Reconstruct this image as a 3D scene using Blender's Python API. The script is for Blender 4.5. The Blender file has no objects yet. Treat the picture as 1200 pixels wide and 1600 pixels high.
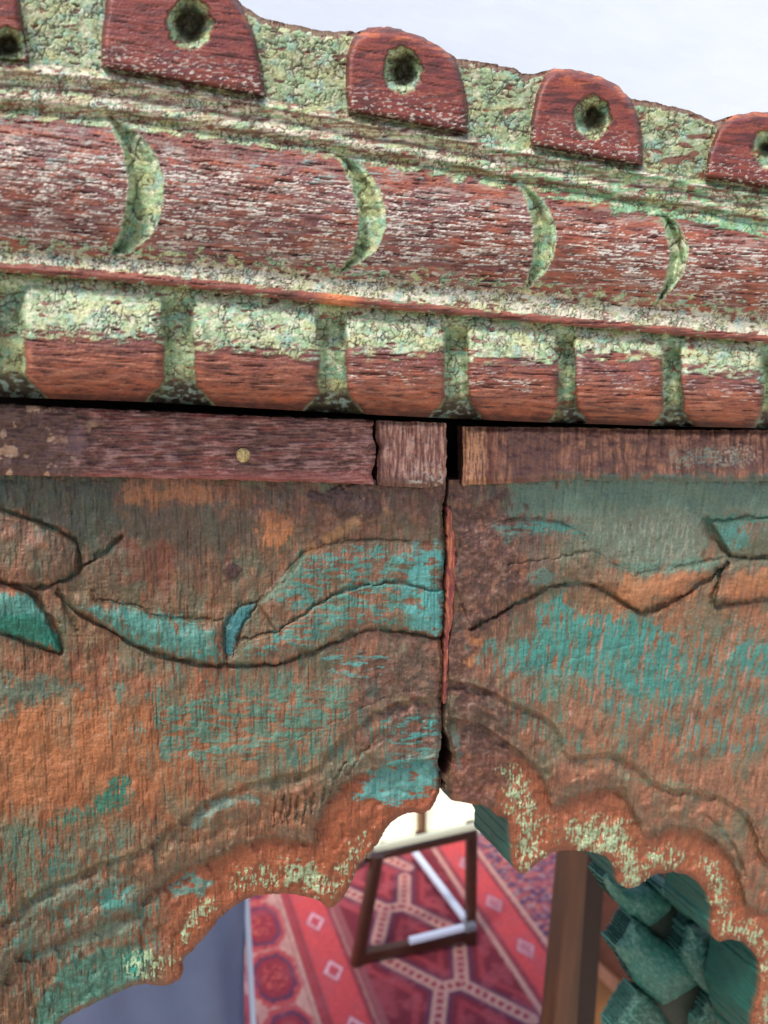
import bpy, math, random
import numpy as np
from mathutils import Matrix, Vector

# ------------------------------------------------------------------ camera, world, light
F = 1300.0                                   # focal length in photo pixels (photo 1200 x 1600)
vh = np.array([3075., -50., F]); vd = np.array([-553., -253., F])
XC = vh / np.linalg.norm(vh)
vd = vd - XC * vd.dot(XC); YC = vd / np.linalg.norm(vd)
ZC = np.cross(XC, YC)
CAM = np.array([0., 0., 1.45])
Y0 = 0.27                                    # plane of the carved boards
scene = bpy.context.scene
COL = scene.collection

cam_data = bpy.data.cameras.new('camera'); cam = bpy.data.objects.new('camera', cam_data); COL.objects.link(cam)
right = (XC[0], YC[0], ZC[0]); up = (-XC[1], -YC[1], -ZC[1]); back = (-XC[2], -YC[2], -ZC[2])
cam.matrix_world = Matrix(((right[0], up[0], back[0], CAM[0]), (right[1], up[1], back[1], CAM[1]),
                           (right[2], up[2], back[2], CAM[2]), (0, 0, 0, 1)))
cam_data.sensor_fit = 'HORIZONTAL'; cam_data.sensor_width = 36; cam_data.lens = 36 * F / 1200
cam_data.clip_start = 0.01; cam_data.clip_end = 100
cam_data.dof.use_dof = True; cam_data.dof.focus_distance = 0.29; cam_data.dof.aperture_fstop = 21
scene.camera = cam

world = bpy.data.worlds.new("World"); scene.world = world; world.use_nodes = True
wn = world.node_tree.nodes; sky = wn.new('ShaderNodeTexSky'); sky.sky_type = 'NISHITA'; sky.sun_disc = False
SUN_EL, SUN_AZ = 58, 232                     # degrees; azimuth measured clockwise from +Y
sky.sun_elevation = math.radians(SUN_EL); sky.sun_rotation = math.radians(SUN_AZ)
sky.air_density = 1.0; sky.dust_density = 2.5
bg = wn['Background']; bg.inputs['Strength'].default_value = 0.12
world.node_tree.links.new(sky.outputs[0], bg.inputs[0])
sun_d = bpy.data.lights.new('sun', 'SUN'); sun = bpy.data.objects.new('sun', sun_d); COL.objects.link(sun)
sun_d.energy = 2.3; sun_d.angle = math.radians(14); sun_d.color = (1.0, 0.95, 0.88)
az, el = math.radians(SUN_AZ), math.radians(SUN_EL)
sdir = Vector((math.sin(az) * math.cos(el), math.cos(az) * math.cos(el), math.sin(el)))
sun.rotation_euler = sdir.to_track_quat('Z', 'Y').to_euler()
scene.view_settings.view_transform = 'Standard'; scene.view_settings.look = 'None'
scene.view_settings.exposure = 0.6; scene.view_settings.gamma = 1.0
scene.cycles.max_bounces = 5; scene.cycles.diffuse_bounces = 3

# ------------------------------------------------------------------ helpers
def ray(px, py):
    rx, ry = np.asarray(px, float) - 600, np.asarray(py, float) - 800
    return (rx * XC[0] + ry * XC[1] + F * XC[2], rx * YC[0] + ry * YC[1] + F * YC[2], rx * ZC[0] + ry * ZC[1] + F * ZC[2])
def on_wall(px, py, h=0.0):                  # the point at px,py on the plane h metres in front of the boards
    a, b, c = ray(px, py); k = (Y0 - h) / b
    return a * k + CAM[0], Y0 - h + 0 * a, c * k + CAM[2]
def on_floor(px, py, z=0.0):
    a, b, c = ray(px, py); k = (z - CAM[2]) / c
    return np.array([a * k, b * k, z + 0 * a])
def srgb(c):
    c = np.asarray(c, float) / 255.0
    return np.where(c <= 0.04045, c / 12.92, ((c + 0.055) / 1.055) ** 2.4)
def ss(a, b, x):
    t = np.clip((x - a) / (b - a), 0, 1); return t * t * (3 - 2 * t)

def _hash(ix, iy, seed):
    h = (ix.astype(np.int64) * 374761393 + iy.astype(np.int64) * 668265263 + seed * 1442695041) & 0xffffffff
    h = ((h ^ (h >> 13)) * 1274126177) & 0xffffffff
    h = h ^ (h >> 16)
    return (h & 0xffffff) / float(0x1000000)
def vnoise(x, y, seed):
    ix, iy = np.floor(x), np.floor(y); fx, fy = x - ix, y - iy
    ix = ix.astype(np.int64); iy = iy.astype(np.int64)
    def g(dx, dy):
        a = _hash(ix + dx, iy + dy, seed) * 2 * math.pi
        return np.cos(a) * (fx - dx) + np.sin(a) * (fy - dy)
    u, v = fx * fx * fx * (fx * (fx * 6 - 15) + 10), fy * fy * fy * (fy * (fy * 6 - 15) + 10)
    a, b, c, d = g(0, 0), g(1, 0), g(0, 1), g(1, 1)
    return (a + u * (b - a) + v * (c - a) + u * v * (a - b - c + d)) * 1.5
def fbm(x, y, sx, sy, seed, octaves=3, gain=0.5):
    s, amp, tot = 0, 1.0, 0
    for o in range(octaves):
        s = s + amp * vnoise(x / sx * 2 ** o + 17.3 * o, y / sy * 2 ** o - 9.1 * o, seed * 31 + o); tot += amp; amp *= gain
    return s / tot * 1.3
def worley(x, y, sx, sy, seed, jit=0.85):
    x = x / sx; y = y / sy; ix, iy = np.floor(x), np.floor(y)
    f1 = np.full(x.shape, 9.0); f2 = f1.copy(); cid = np.zeros(x.shape)
    for dx in (-1, 0, 1):
        for dy in (-1, 0, 1):
            cx, cy = (ix + dx), (iy + dy)
            a = _hash(cx, cy, seed); b = _hash(cx, cy, seed + 77)
            d = np.hypot(cx + 0.5 + jit * (a - 0.5) - x, cy + 0.5 + jit * (b - 0.5) - y)
            n = d < f1
            f2 = np.where(n, f1, np.minimum(f2, d)); f1 = np.where(n, d, f1); cid = np.where(n, _hash(cx, cy, seed + 5), cid)
    return f1, f2 - f1, cid
def seg_near(x, y, a, b):
    ax, ay = a; dx, dy = b[0] - ax, b[1] - ay; L = dx * dx + dy * dy + 1e-9
    t = np.clip(((x - ax) * dx + (y - ay) * dy) / L, 0, 1)
    qx, qy = ax + t * dx, ay + t * dy
    return np.hypot(x - qx, y - qy), qx, qy, t
def smooth_poly(pts, closed=True, n=4):      # Catmull-Rom
    p = np.array(pts, float); m = len(p); out = []
    for i in range(m if closed else m - 1):
        p0, p1, p2, p3 = (p[(i - 1) % m] if closed or i > 0 else p[i], p[i], p[(i + 1) % m], p[(i + 2) % m] if closed or i < m - 2 else p[i + 1])
        for k in range(n):
            t = k / n
            out.append(0.5 * (2 * p1 + (p2 - p0) * t + (2 * p0 - 5 * p1 + 4 * p2 - p3) * t * t + (3 * p1 - p0 - 3 * p2 + p3) * t ** 3))
    if not closed: out.append(p[-1])
    return np.array(out)
def poly_sdf(x, y, pts, near=False, pad=45):
    """negative inside; clamped to +pad away from the polygon's box unless near is asked"""
    pts = np.asarray(pts, float)
    if not near:
        x0, x1, y0, y1 = pts[:, 0].min() - pad, pts[:, 0].max() + pad, pts[:, 1].min() - pad, pts[:, 1].max() + pad
        m = (x > x0) & (x < x1) & (y > y0) & (y < y1)
        out = np.full(x.shape, float(pad))
        if m.any(): out[m] = poly_sdf(x[m], y[m], pts, True)[0]
        return out
    best = np.full(x.shape, 1e9); qx = x.copy(); qy = y.copy(); ins = np.zeros(x.shape, bool)
    n = len(pts)
    grid = x.ndim == 2 and x.shape[0] > 2 and np.ptp(x[:, 0]) == 0 and np.ptp(y[0]) == 0
    if grid: best[:] = 95.0
    for i in range(n):
        a, b = pts[i], pts[(i + 1) % n]
        if grid:
            r = np.searchsorted(y[:, 0], [min(a[1], b[1]) - 95, max(a[1], b[1]) + 95]); q = np.searchsorted(x[0], [min(a[0], b[0]) - 95, max(a[0], b[0]) + 95])
            z = (slice(r[0], r[1]), slice(q[0], q[1])); r = np.searchsorted(y[:, 0], [min(a[1], b[1]), max(a[1], b[1])]); z2 = (slice(r[0], r[1]), slice(None))
        else: z = z2 = Ellipsis
        d, ax, ay, _ = seg_near(x[z], y[z], a, b)
        k = d < best[z]; best[z] = np.where(k, d, best[z]); qx[z] = np.where(k, ax, qx[z]); qy[z] = np.where(k, ay, qy[z])
        if a[1] != b[1]:
            xx_, yy_2 = x[z2], y[z2]; c = (a[1] > yy_2) != (b[1] > yy_2)
            ins[z2] ^= c & (xx_ < (b[0] - a[0]) * (yy_2 - a[1]) / (b[1] - a[1]) + a[0])
    return np.where(ins, -best, best), qx, qy
def line_dist(x, y, pts, pad=40):
    pts = np.asarray(pts, float)
    out = np.full(x.shape, float(pad)); tt = np.zeros(x.shape)
    m = (x > pts[:, 0].min() - pad) & (x < pts[:, 0].max() + pad) & (y > pts[:, 1].min() - pad) & (y < pts[:, 1].max() + pad)
    if not m.any(): return out, tt
    xm, ym = x[m], y[m]; best = np.full(xm.shape, float(pad)); bt = np.zeros(xm.shape); n = len(pts) - 1
    for i in range(n):
        d, _, _, t = seg_near(xm, ym, pts[i], pts[i + 1]); k = d < best
        best = np.where(k, d, best); bt = np.where(k, (i + t) / n, bt)
    out[m] = best; tt[m] = bt
    return out, tt
def mix(c, col, m):
    return c + (col - c) * np.clip(m, 0, 1)[..., None]

def mat(name, rough=0.7, spec=0.35, color=None, bump=0.0, bscale=(900, 900, 900), detail=6, bdist=0.0004, coat=0, cvar=0.0, cscale=60):
    m = bpy.data.materials.new(name); m.use_nodes = True; nt = m.node_tree; n = nt.nodes; p = n['Principled BSDF']
    p.inputs['Roughness'].default_value = rough; p.inputs['Specular IOR Level'].default_value = spec
    tc = n.new('ShaderNodeTexCoord'); mp = n.new('ShaderNodeMapping'); nt.links.new(tc.outputs['Object'], mp.inputs[0])
    mp.inputs['Scale'].default_value = bscale
    nz = n.new('ShaderNodeTexNoise'); nz.inputs['Scale'].default_value = 1.0; nz.inputs['Detail'].default_value = detail
    nt.links.new(mp.outputs[0], nz.inputs['Vector'])
    if color is None:
        at = n.new('ShaderNodeAttribute'); at.attribute_name = 'Col'; src = at.outputs['Color']
    else:
        rgb = n.new('ShaderNodeRGB'); rgb.outputs[0].default_value = (*srgb(color), 1); src = rgb.outputs[0]
    if cvar:
        mr = n.new('ShaderNodeMapRange'); mr.inputs[1].default_value = 0.3; mr.inputs[2].default_value = 0.7
        mr.inputs[3].default_value = 1 - cvar; mr.inputs[4].default_value = 1 + cvar; nt.links.new(nz.outputs[0], mr.inputs[0])
        vm = n.new('ShaderNodeVectorMath'); vm.operation = 'SCALE'; nt.links.new(src, vm.inputs[0]); nt.links.new(mr.outputs[0], vm.inputs['Scale'])
        src = vm.outputs[0]
    nt.links.new(src, p.inputs['Base Color'])
    if bump:
        bp = n.new('ShaderNodeBump'); bp.inputs['Strength'].default_value = bump; bp.inputs['Distance'].default_value = bdist
        nt.links.new(nz.outputs[0], bp.inputs['Height']); nt.links.new(bp.outputs[0], p.inputs['Normal'])
    if coat: p.inputs['Coat Weight'].default_value = coat; p.inputs['Coat Roughness'].default_value = 0.15
    return m
def mesh_obj(name, V, Q, colors, material, parent=None, smooth=True):
    """V (n,3) vertices, Q (m,4) quads or a list of faces; colours per vertex, linear"""
    me = bpy.data.meshes.new(name)
    if isinstance(Q, np.ndarray):
        k = Q.shape[1]
        me.vertices.add(len(V)); me.vertices.foreach_set('co', np.ascontiguousarray(V, np.float32).ravel())
        me.loops.add(Q.size); me.loops.foreach_set('vertex_index', Q.astype(np.int32).ravel())
        me.polygons.add(len(Q)); me.polygons.foreach_set('loop_start', np.arange(0, Q.size, k, dtype=np.int32))
        me.polygons.foreach_set('use_smooth', np.full(len(Q), smooth, bool))
        me.update(calc_edges=True)
    else:
        me.from_pydata([tuple(v) for v in V], [], Q); me.update()
        for p in me.polygons: p.use_smooth = smooth
    if colors is not None:
        at = me.color_attributes.new('Col', 'FLOAT_COLOR', 'POINT')
        c = np.ones((len(V), 4), np.float32); c[:, :3] = colors; at.data.foreach_set('color', c.ravel())
    me.materials.append(material)
    o = bpy.data.objects.new(name, me); COL.objects.link(o)
    if parent: o.parent = parent
    return o
def empty(name, label, cat, group=None):
    o = bpy.data.objects.new(name, None); COL.objects.link(o); o['label'] = label; o['category'] = cat
    if group: o['group'] = group
    return o

# A carved relief: a px grid is trimmed to an outline, its rim snapped to that outline, laid out at the depth h(x, y),
# split by region into parts, and given a rim of real thickness.
def relief(grid, outline, h, disp, col, region, names, root, material, rim_depth, rim_col, rim_into=0, holes=()):
    X, Y = grid; ny, nx = X.shape
    sd, qx, qy = poly_sdf(X, Y, outline, True)
    ins = sd < 0
    cx = 0.25 * (X[1:, 1:] + X[:-1, 1:] + X[1:, :-1] + X[:-1, :-1]); cy = 0.25 * (Y[1:, 1:] + Y[:-1, 1:] + Y[1:, :-1] + Y[:-1, :-1])
    fin = (ins[1:, 1:].astype(int) + ins[:-1, 1:] + ins[1:, :-1] + ins[:-1, :-1]) >= 3
    pad = np.pad(fin, 1); cnt = pad[1:, 1:].astype(int) + pad[:-1, 1:] + pad[1:, :-1] + pad[:-1, :-1]
    bvert = (cnt > 0) & (cnt < 4)
    snap = bvert & (np.abs(sd) < 2.2 * STEP)
    X = np.where(snap, qx, X); Y = np.where(snap, qy, Y)
    wx, wy, wz = on_wall(X, Y, h)
    P = np.stack([wx, wy - disp, wz], -1)
    vid = np.arange(ny * nx).reshape(ny, nx)
    quads = np.stack([vid[1:, :-1], vid[1:, 1:], vid[:-1, 1:], vid[:-1, :-1]], -1)
    Pf, Cf = P.reshape(-1, 3), col.reshape(-1, 3)
    reg = region[:-1, :-1]
    objs = {}
    # rim edges
    f = np.pad(fin, 1)
    E = []
    k = f[1:-1, 1:-1] & ~f[:-2, 1:-1]; E.append(np.stack([vid[:-1, 1:][k], vid[:-1, :-1][k]], -1))
    k = f[1:-1, 1:-1] & ~f[2:, 1:-1]; E.append(np.stack([vid[1:, :-1][k], vid[1:, 1:][k]], -1))
    k = f[1:-1, 1:-1] & ~f[1:-1, :-2]; E.append(np.stack([vid[:-1, :-1][k], vid[1:, :-1][k]], -1))
    k = f[1:-1, 1:-1] & ~f[1:-1, 2:]; E.append(np.stack([vid[1:, 1:][k], vid[:-1, 1:][k]], -1))
    E = np.concatenate(E)
    for r in np.unique(reg[fin]):
        q = quads[(reg == r) & fin]
        used, inv = np.unique(q, return_inverse=True)
        V = Pf[used]; C = Cf[used]; Q = inv.reshape(-1, 4)
        nm, par = names[int(r)]
        objs[int(r)] = (nm, V, Q, C, par)
    made = {}
    for r in sorted(objs):
        nm, V, Q, C, par = objs[r]
        pr = root if par is None else made[par]
        o = mesh_obj(nm, V, Q, C, material, pr); made[r] = o
    # rim as part of the body (its own mesh so that its paint can differ)
    u, inv = np.unique(E, return_inverse=True); inv = inv.reshape(-1, 2); n = len(u)
    A = Pf[u]; ca = Cf[u]
    steps = 10
    Vr, Cr = [], []
    for s in range(steps + 1):
        t = s / steps
        B = A.copy(); B[:, 1] = A[:, 1] + (Y0 + rim_depth - A[:, 1]) * t
        nn = fbm(A[:, 0] * 1000 + 31 * t, A[:, 2] * 1000 + 90 * t, 6, 6, 5, 3)
        B[:, 0] += nn * 0.0005 * min(1, t * 9); B[:, 2] += nn * 0.0004 * min(1, t * 9)
        Vr.append(B)
        c = np.where(((A[:, 2] > rim_dark_z))[:, None], srgb((52, 30, 24))[None], srgb(rim_col)[None]) * (1 + 0.35 * nn[:, None]); w = 1.0 if t > 0.02 else 0.25
        Cr.append(ca * (1 - w) + c * w)
    Qr = []
    for s in range(steps):
        a, b = inv[:, 0] + s * n, inv[:, 1] + s * n
        Qr.append(np.stack([a, a + n, b + n, b], -1))
    rim = mesh_obj('side_edge', np.concatenate(Vr), np.concatenate(Qr), np.concatenate(Cr), material, made[rim_into] if rim_into in made else root)
    return made

STEP = 1.45
rim_dark_z = float(on_wall(702, 1243)[2])
wood_mat = mat('painted_wood', 0.52, 0.45, None, 0.6, (1500, 1500, 1500), 5, 0.00035, cvar=0.16)

frame = empty('carved_arch_frame', 'weathered carved wooden arch frame with peeling green and turquoise paint and a cracked middle', 'carved frame')

# ------------------------------------------------------------------ carved lintel beam
xs = np.arange(-70, 1290, STEP); ys = np.arange(-75, 690, STEP)
X, Y = np.meshgrid(xs, ys)
def L(pts): p = np.array(pts, float); return np.interp(X, p[:, 0], p[:, 1])
wob = fbm(X, Y, 90, 900, 3, 3) * 5
L0 = L([(-80, 92), (0, 96), (160, 110), (412, 154), (545, 180), (728, 212), (831, 233), (1000, 262), (1103, 284), (1300, 318)])
L1 = L([(-80, 158), (0, 168), (200, 188), (520, 236), (820, 286), (1020, 322), (1200, 352), (1300, 370)]) + wob
L2 = L([(-80, 385), (0, 392), (200, 404), (530, 436), (820, 460), (1020, 482), (1200, 500), (1300, 508)]) + wob * .7
L3 = L([(-80, 404), (0, 408), (300, 434), (510, 458), (700, 478), (1200, 524), (1300, 533)])
L4 = L([(-80, 420), (0, 425), (300, 451), (510, 476), (700, 492), (1200, 537), (1300, 546)])
L5 = L([(-80, 614), (0, 620), (250, 629), (400, 638), (600, 649), (800, 658), (1000, 665), (1200, 669), (1300, 671)])
blocks = [
    ([(-160, 80), (-150, -60), (-30, -64), (12, -50), (28, 0), (36, 50), (43, 96), (-20, 92)], (12, 72, 30, 30)),
    ([(160, 104), (160, 60), (168, 0), (186, -45), (225, -66), (300, -62), (350, -28), (376, 14), (396, 58), (408, 110), (412, 150), (300, 130)], (297, 38, 36, 41)),
    ([(545, 173), (541, 140), (543, 90), (552, 62), (575, 44), (606, 42), (650, 54), (692, 76), (712, 100), (723, 135), (729, 170), (729, 207), (640, 190)], (629, 110, 31, 37)),
    ([(831, 226), (831, 190), (840, 148), (852, 120), (868, 108), (900, 110), (940, 121), (966, 136), (986, 160), (998, 192), (1002, 228), (1001, 258), (920, 243)], (925, 184, 29, 34)),
    ([(1103, 277), (1108, 240), (1122, 203), (1145, 181), (1180, 175), (1215, 178), (1250, 195), (1272, 240), (1276, 305), (1190, 290)], (1198, 232, 24, 30)),
]
top = [(-70, -66), (-30, -66), (12, -52), (30, -30), (60, -24), (120, -22), (160, -30), (186, -47), (225, -68), (300, -64), (350, -30), (378, 8), (408, 28), (440, 36), (470, 41),
       (498, 49), (525, 50), (545, 48), (556, 52), (575, 43), (606, 41), (650, 53), (692, 75), (713, 92), (745, 96), (780, 102), (806, 108), (816, 117), (830, 116), (845, 113), (868, 107),
       (900, 109), (940, 120), (966, 135), (987, 155), (1030, 161), (1075, 173), (1105, 185), (1118, 191), (1145, 180), (1180, 174), (1215, 177), (1250, 194), (1280, 212)]
bot = [(1280, 670), (1200, 669), (1000, 665), (800, 658), (600, 649), (400, 638), (250, 629), (0, 620), (-70, 615)]
outline_beam = np.array(top + bot, float)
# jitter the top edge: worn wood
ob = []
for i in range(len(top) - 1):
    a, b = np.array(top[i], float), np.array(top[i + 1], float); n = max(1, int(np.hypot(*(b - a)) / 5))
    for k in range(n): ob.append(a + (b - a) * k / n)
ob = np.array(ob); jn = fbm(ob[:, 0], ob[:, 1], 14, 14, 71, 3); ob[:, 1] += jn * 2.6
outline_beam = np.concatenate([ob, np.array(bot, float)])

mm = 0.001
t01 = np.clip((Y - L0) / (L1 - L0), 0, 1); t12 = np.clip((Y - L1) / (L2 - L1), 0, 1)
t23 = np.clip((Y - L2) / (L3 - L2), 0, 1); t34 = np.clip((Y - L3) / (L4 - L3), 0, 1); t45 = np.clip((Y - L4) / (L5 - L4), 0, 1)
topl = np.interp(X, np.array(top, float)[:, 0], np.array(top, float)[:, 1])
tb = np.clip((Y - topl) / (L0 - topl), 0, 1)
H = np.where(Y < L0, 14.5 + 1.5 * tb - 1.5 * (1 - ss(0, .12, tb)), 0)
H = np.where((Y >= L0) & (Y < L1), 16.5 + 2.2 * ss(0, .18, t01) + 0.9 * np.sin(t01 * math.pi * 3.2) - 1.2 * ss(.75, 1, t01), H)
H = np.where((Y >= L1) & (Y < L2), 17.2 + 7.0 * np.sin(math.pi * t12) ** 0.75, H)
H = np.where((Y >= L2) & (Y < L3), 17.2 + 2.2 * t23, H)
H = np.where((Y >= L3) & (Y < L4), 19.4 + 2.4 * np.sin(math.pi * np.clip(t34, 0, 1)) ** 0.5, H)
lobe = 16.4 + 9.0 * np.sin(math.pi * 0.84 * t45 ** 0.95) - 11.0 * np.clip((t45 - .78) / .22, 0, 1) ** 2
H = np.where(Y >= L4, lobe, H)
# grooves between the lobes
gr = [(12, 29), (279, 27), (519, 24), (712, 21), (885, 15), (1050, 16), (1202, 13), (1330, 14)]
lobes_m = np.zeros_like(X); gmask = np.zeros_like(X); gdist = np.full(X.shape, 99.0); flare = np.zeros_like(X)
gw_n = fbm(X, Y, 30, 30, 9, 3) * 2.2
for gx, gw in gr:
    xc = gx + 4 * (t45 - .5) + fbm(X * 0 + gx, Y, 40, 40, 8, 2) * 2
    hw = gw * (1 - .18 * np.sin(t45 * math.pi)) + gw * 1.0 * ss(.80, 1.02, t45) + gw_n
    d = np.abs(X - xc) - hw
    gdist = np.minimum(gdist, d)
gmask = (Y >= L4) * (1 - ss(-5, 4, gdist))
H = H - 8.0 * gmask * (.6 + .4 * ss(0, 12, -gdist)) * ss(0.0, .25, t45) * (Y >= L4) - 1.8 * (Y >= L4) * (1 - ss(0, 18, np.maximum(gdist, 0))) ** 2 * ss(.1, .4, t45)
gflare = (Y >= L4) * ss(.76, .86, t45) * (1 - ss(-6, 4, gdist))
H = H - 1.5 * gflare
# crescents cut in the roll moulding
cres = [
    ([(168, 176), (215, 208), (246, 250), (256, 300), (242, 358), (204, 394), (172, 398)], [(184, 370), (197, 322), (200, 280), (192, 240), (176, 202)]),
    ([(515, 236), (560, 254), (590, 294), (603, 338), (592, 384), (562, 410), (528, 428)], [(543, 405), (557, 376), (561, 338), (549, 290), (531, 252)]),
    ([(810, 284), (845, 309), (865, 345), (869, 382), (852, 424), (816, 455)], [(826, 428), (834, 388), (829, 340), (817, 302)]),
    ([(1018, 322), (1054, 345), (1072, 378), (1075, 402), (1060, 440), (1020, 480)], [(1038, 440), (1046, 402), (1042, 370), (1031, 337)]),
    ([(1232, 358), (1262, 380), (1280, 410), (1278, 450), (1240, 500)], [(1255, 450), (1258, 410), (1248, 380)]),
]
cn = fbm(X, Y, 18, 18, 12, 3) * 2.4
cdist = np.full(X.shape, 40.0); cwhich = np.zeros(X.shape, int)
for i, (o_, i_) in enumerate(cres):
    d = poly_sdf(X, Y, smooth_poly(o_ + i_, True, 4)) + cn
    k = d < cdist; cdist = np.where(k, d, cdist); cwhich = np.where(k & (d < 1), i + 1, cwhich)
cmask = 1 - ss(-6, 2, cdist)
scoop = np.zeros_like(X)
for o_, i_ in cres:
    oo = np.array(o_); ii = np.array(i_[::-1]); xo = np.interp(Y, oo[:, 1], oo[:, 0]); xi = np.interp(Y, ii[:, 1], ii[:, 0])
    fr = np.clip((X - xi + 4) / np.maximum(xo - xi, 8), 0, 1); near_ = (X > xi - 30) & (X < xo + 30) & (Y > oo[0, 1] - 10) & (Y < oo[-1, 1] + 10)
    scoop = np.where(near_, 1 - fr ** 1.3, scoop)
H = H - cmask * (1.2 + 8.5 * scoop * ss(0, 14, -cdist)) + 1.0 * (roll * 1.0 if False else 0)
# each roll segment swells toward its right end, then drops into the crescent
segx = np.interp(Y, [160, 300, 400, 500], [0, 0, 0, 0])
# blocks
bdist = np.full(X.shape, 45.0); bwhich = np.zeros(X.shape, int); hole = np.full(X.shape, 40.0); ringd = np.full(X.shape, 40.0)
bn = fbm(X, Y, 25, 25, 14, 3) * 1.2
for i, (pl, (hx, hy, rx, ry)) in enumerate(blocks):
    d = poly_sdf(X, Y, smooth_poly(pl, True, 4) if False else np.array(pl, float)) + bn
    k = d < bdist; bdist = np.where(k, d, bdist); bwhich = np.where(k & (d < 2), i + 1, bwhich)
    e = (np.hypot((X - hx) / rx, (Y - hy) / ry) - 1) * rx + fbm(X, Y, 14, 14, 15 + i, 3) * 5
    hole = np.minimum(hole, e)
bmask = 1 - ss(-3.0, 3.0, bdist)
H = H + bmask * (5.6 - 1.8 * (1 - ss(-18, 0, bdist)) * 0 ) - bmask * 1.0 * (ss(-12, 0, bdist)) ** 2
hmask = (1 - ss(-3, 2, hole)) * (bwhich > 0)
H = H - hmask * (2.6 + 9.5 * (1 - ss(-26, -3, hole)))
Hbase = H * mm

# ---- beam relief and paint
gx_ = X + 0.0; gy_ = Y - 0.10 * X * (1 - np.clip((Y - 150) / 500, 0, 1)) - 0.03 * X   # grain runs along the beam
fine = fbm(gx_, gy_, 46, 3.4, 21, 4, .6); fine2 = fbm(gx_, gy_, 90, 6.5, 22, 3, .6); fine3 = .8 * fbm(gx_, gy_, 42, 3.3, 23, 3, .55) + .35 * fbm(gx_, gy_, 13, 3.2, 230, 2, .55)
spk = fbm(X, Y, 5, 4, 24, 3, .6); big = fbm(X, Y, 120, 60, 25, 4); med = fbm(X, Y, 30, 22, 26, 4)
wx_ = X + fbm(X, Y, 22, 22, 27, 2) * 6; wy_ = Y + fbm(X, Y, 22, 22, 28, 2) * 6
wx_ += fbm(X, Y, 7, 7, 270, 2) * 2.2; wy_ += fbm(X, Y, 7, 7, 271, 2) * 2.2
ksc = np.where(cdist < 2, .55, np.where((Y > L0) & (Y < L1 + 30), 1.25, np.where(Y < L0, .9, 1.0))); ksc = np.where((Y > L2 - 10) & (Y < L3), 1.5, ksc)
f1, e1, id1 = worley(wx_ * ksc, wy_ * ksc, 13, 19, 3)
f1b, e1b, id1b = worley(wx_ * ksc + 40, wy_ * ksc + 7, 7.0, 8.5, 9)
cvary = fbm(X, Y, 38, 30, 272, 3)
crack = np.maximum((1 - ss(0.01, .11 + .10 * np.clip(cvary + .3, 0, 1), e1)) * ss(-.22, .12, cvary + .06), 0.85 * (1 - ss(0.02, .20, e1b)) * ss(-.05, .3, med + .5 * cvary))
red = srgb((140, 82, 70)); red_hot = srgb((164, 88, 64)); red_mauve = srgb((132, 84, 82)); red_dark = srgb((78, 40, 36))
green = srgb((150, 178, 132)); green_lt = srgb((178, 200, 156)); teal = srgb((118, 170, 144)); olive = srgb((150, 154, 112)); cream = srgb((218, 208, 184))
blue_gr = srgb((150, 180, 172)); dirt = srgb((72, 60, 44)); whitefl = srgb((226, 214, 200))
C = np.broadcast_to(red, X.shape + (3,)).copy()
C = mix(C, red_mauve, (.35 + ss(-.2, .4, big)) * (1 - ss(600, 1100, X)) * (Y < L3) * .8)
C = mix(C, red_hot, ss(-.05, .55, -big + (X - 700) / 1600) * .7 + ss(.45, .8, t45) * .5 * (Y > L4))
C = mix(C, red_dark, ss(.08, .38, -fine) * .8); C = mix(C, srgb((96, 58, 52)), ss(.05, .35, fbm(gx_, gy_, 70, 26, 290, 4)) * .55); C = mix(C, srgb((188, 104, 74)), ss(.12, .4, fbm(gx_, gy_, 50, 14, 291, 4)) * .5)
C = mix(C, srgb((196, 118, 92)), ss(.2, .5, fine2) * .35)
D = 0.5 * fine + 0.35 * fine2 + .12 * spk                                   # mm of relief
D = D - 1.0 * ss(.22, .38, -fine2) * ss(-.2, .3, -fine); C = mix(C, srgb((52, 30, 26)), ss(.26, .42, -fine2) * ss(-.1, .3, -fine) * .7)
# flakes of old white ground left in the grain of the roll
roll = (Y > L1) & (Y < L2)
fl = ss(.20, .30, fine3 + .42 * fbm(X, Y, 60, 24, 293, 3) + .16 * big + .10 * np.sin(t12 * math.pi)) * ss(-.15, .1, fbm(X, Y, 9, 3, 33, 2) + .16)
flake = fl * np.where(roll, ss(.10, .3, t12) * (1 - .4 * ss(.85, 1, t12)), 0)
flake = np.maximum(flake, fl * ((Y > L4) & (gdist > 0)) * ss(500, 560, X) * ss(.25, .4, t45) * (1 - ss(.62, .75, t45)) * ss(0, .25, med + .2))
flake = np.maximum(flake, .8 * fl * (bmask > .5) * ss(.0, .3, (Y - L0 + 60) / 60) * ss(0.05, .3, med))
flake *= 1 - cmask
C = mix(C, srgb((176, 150, 138)), ss(.05, .35, fbm(gx_, gy_, 60, 9, 292, 4)) * roll * (1 - cmask) * .5); C = mix(C, whitefl, flake * .85); D = D + .18 * flake
C = mix(C, blue_gr, ss(.1, .4, med) * ss(.0, .3, fine) * roll * (1 - ss(.25, .6, t12)) * (1 - ss(650, 900, X)) * .75 * (1 - cmask))
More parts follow.
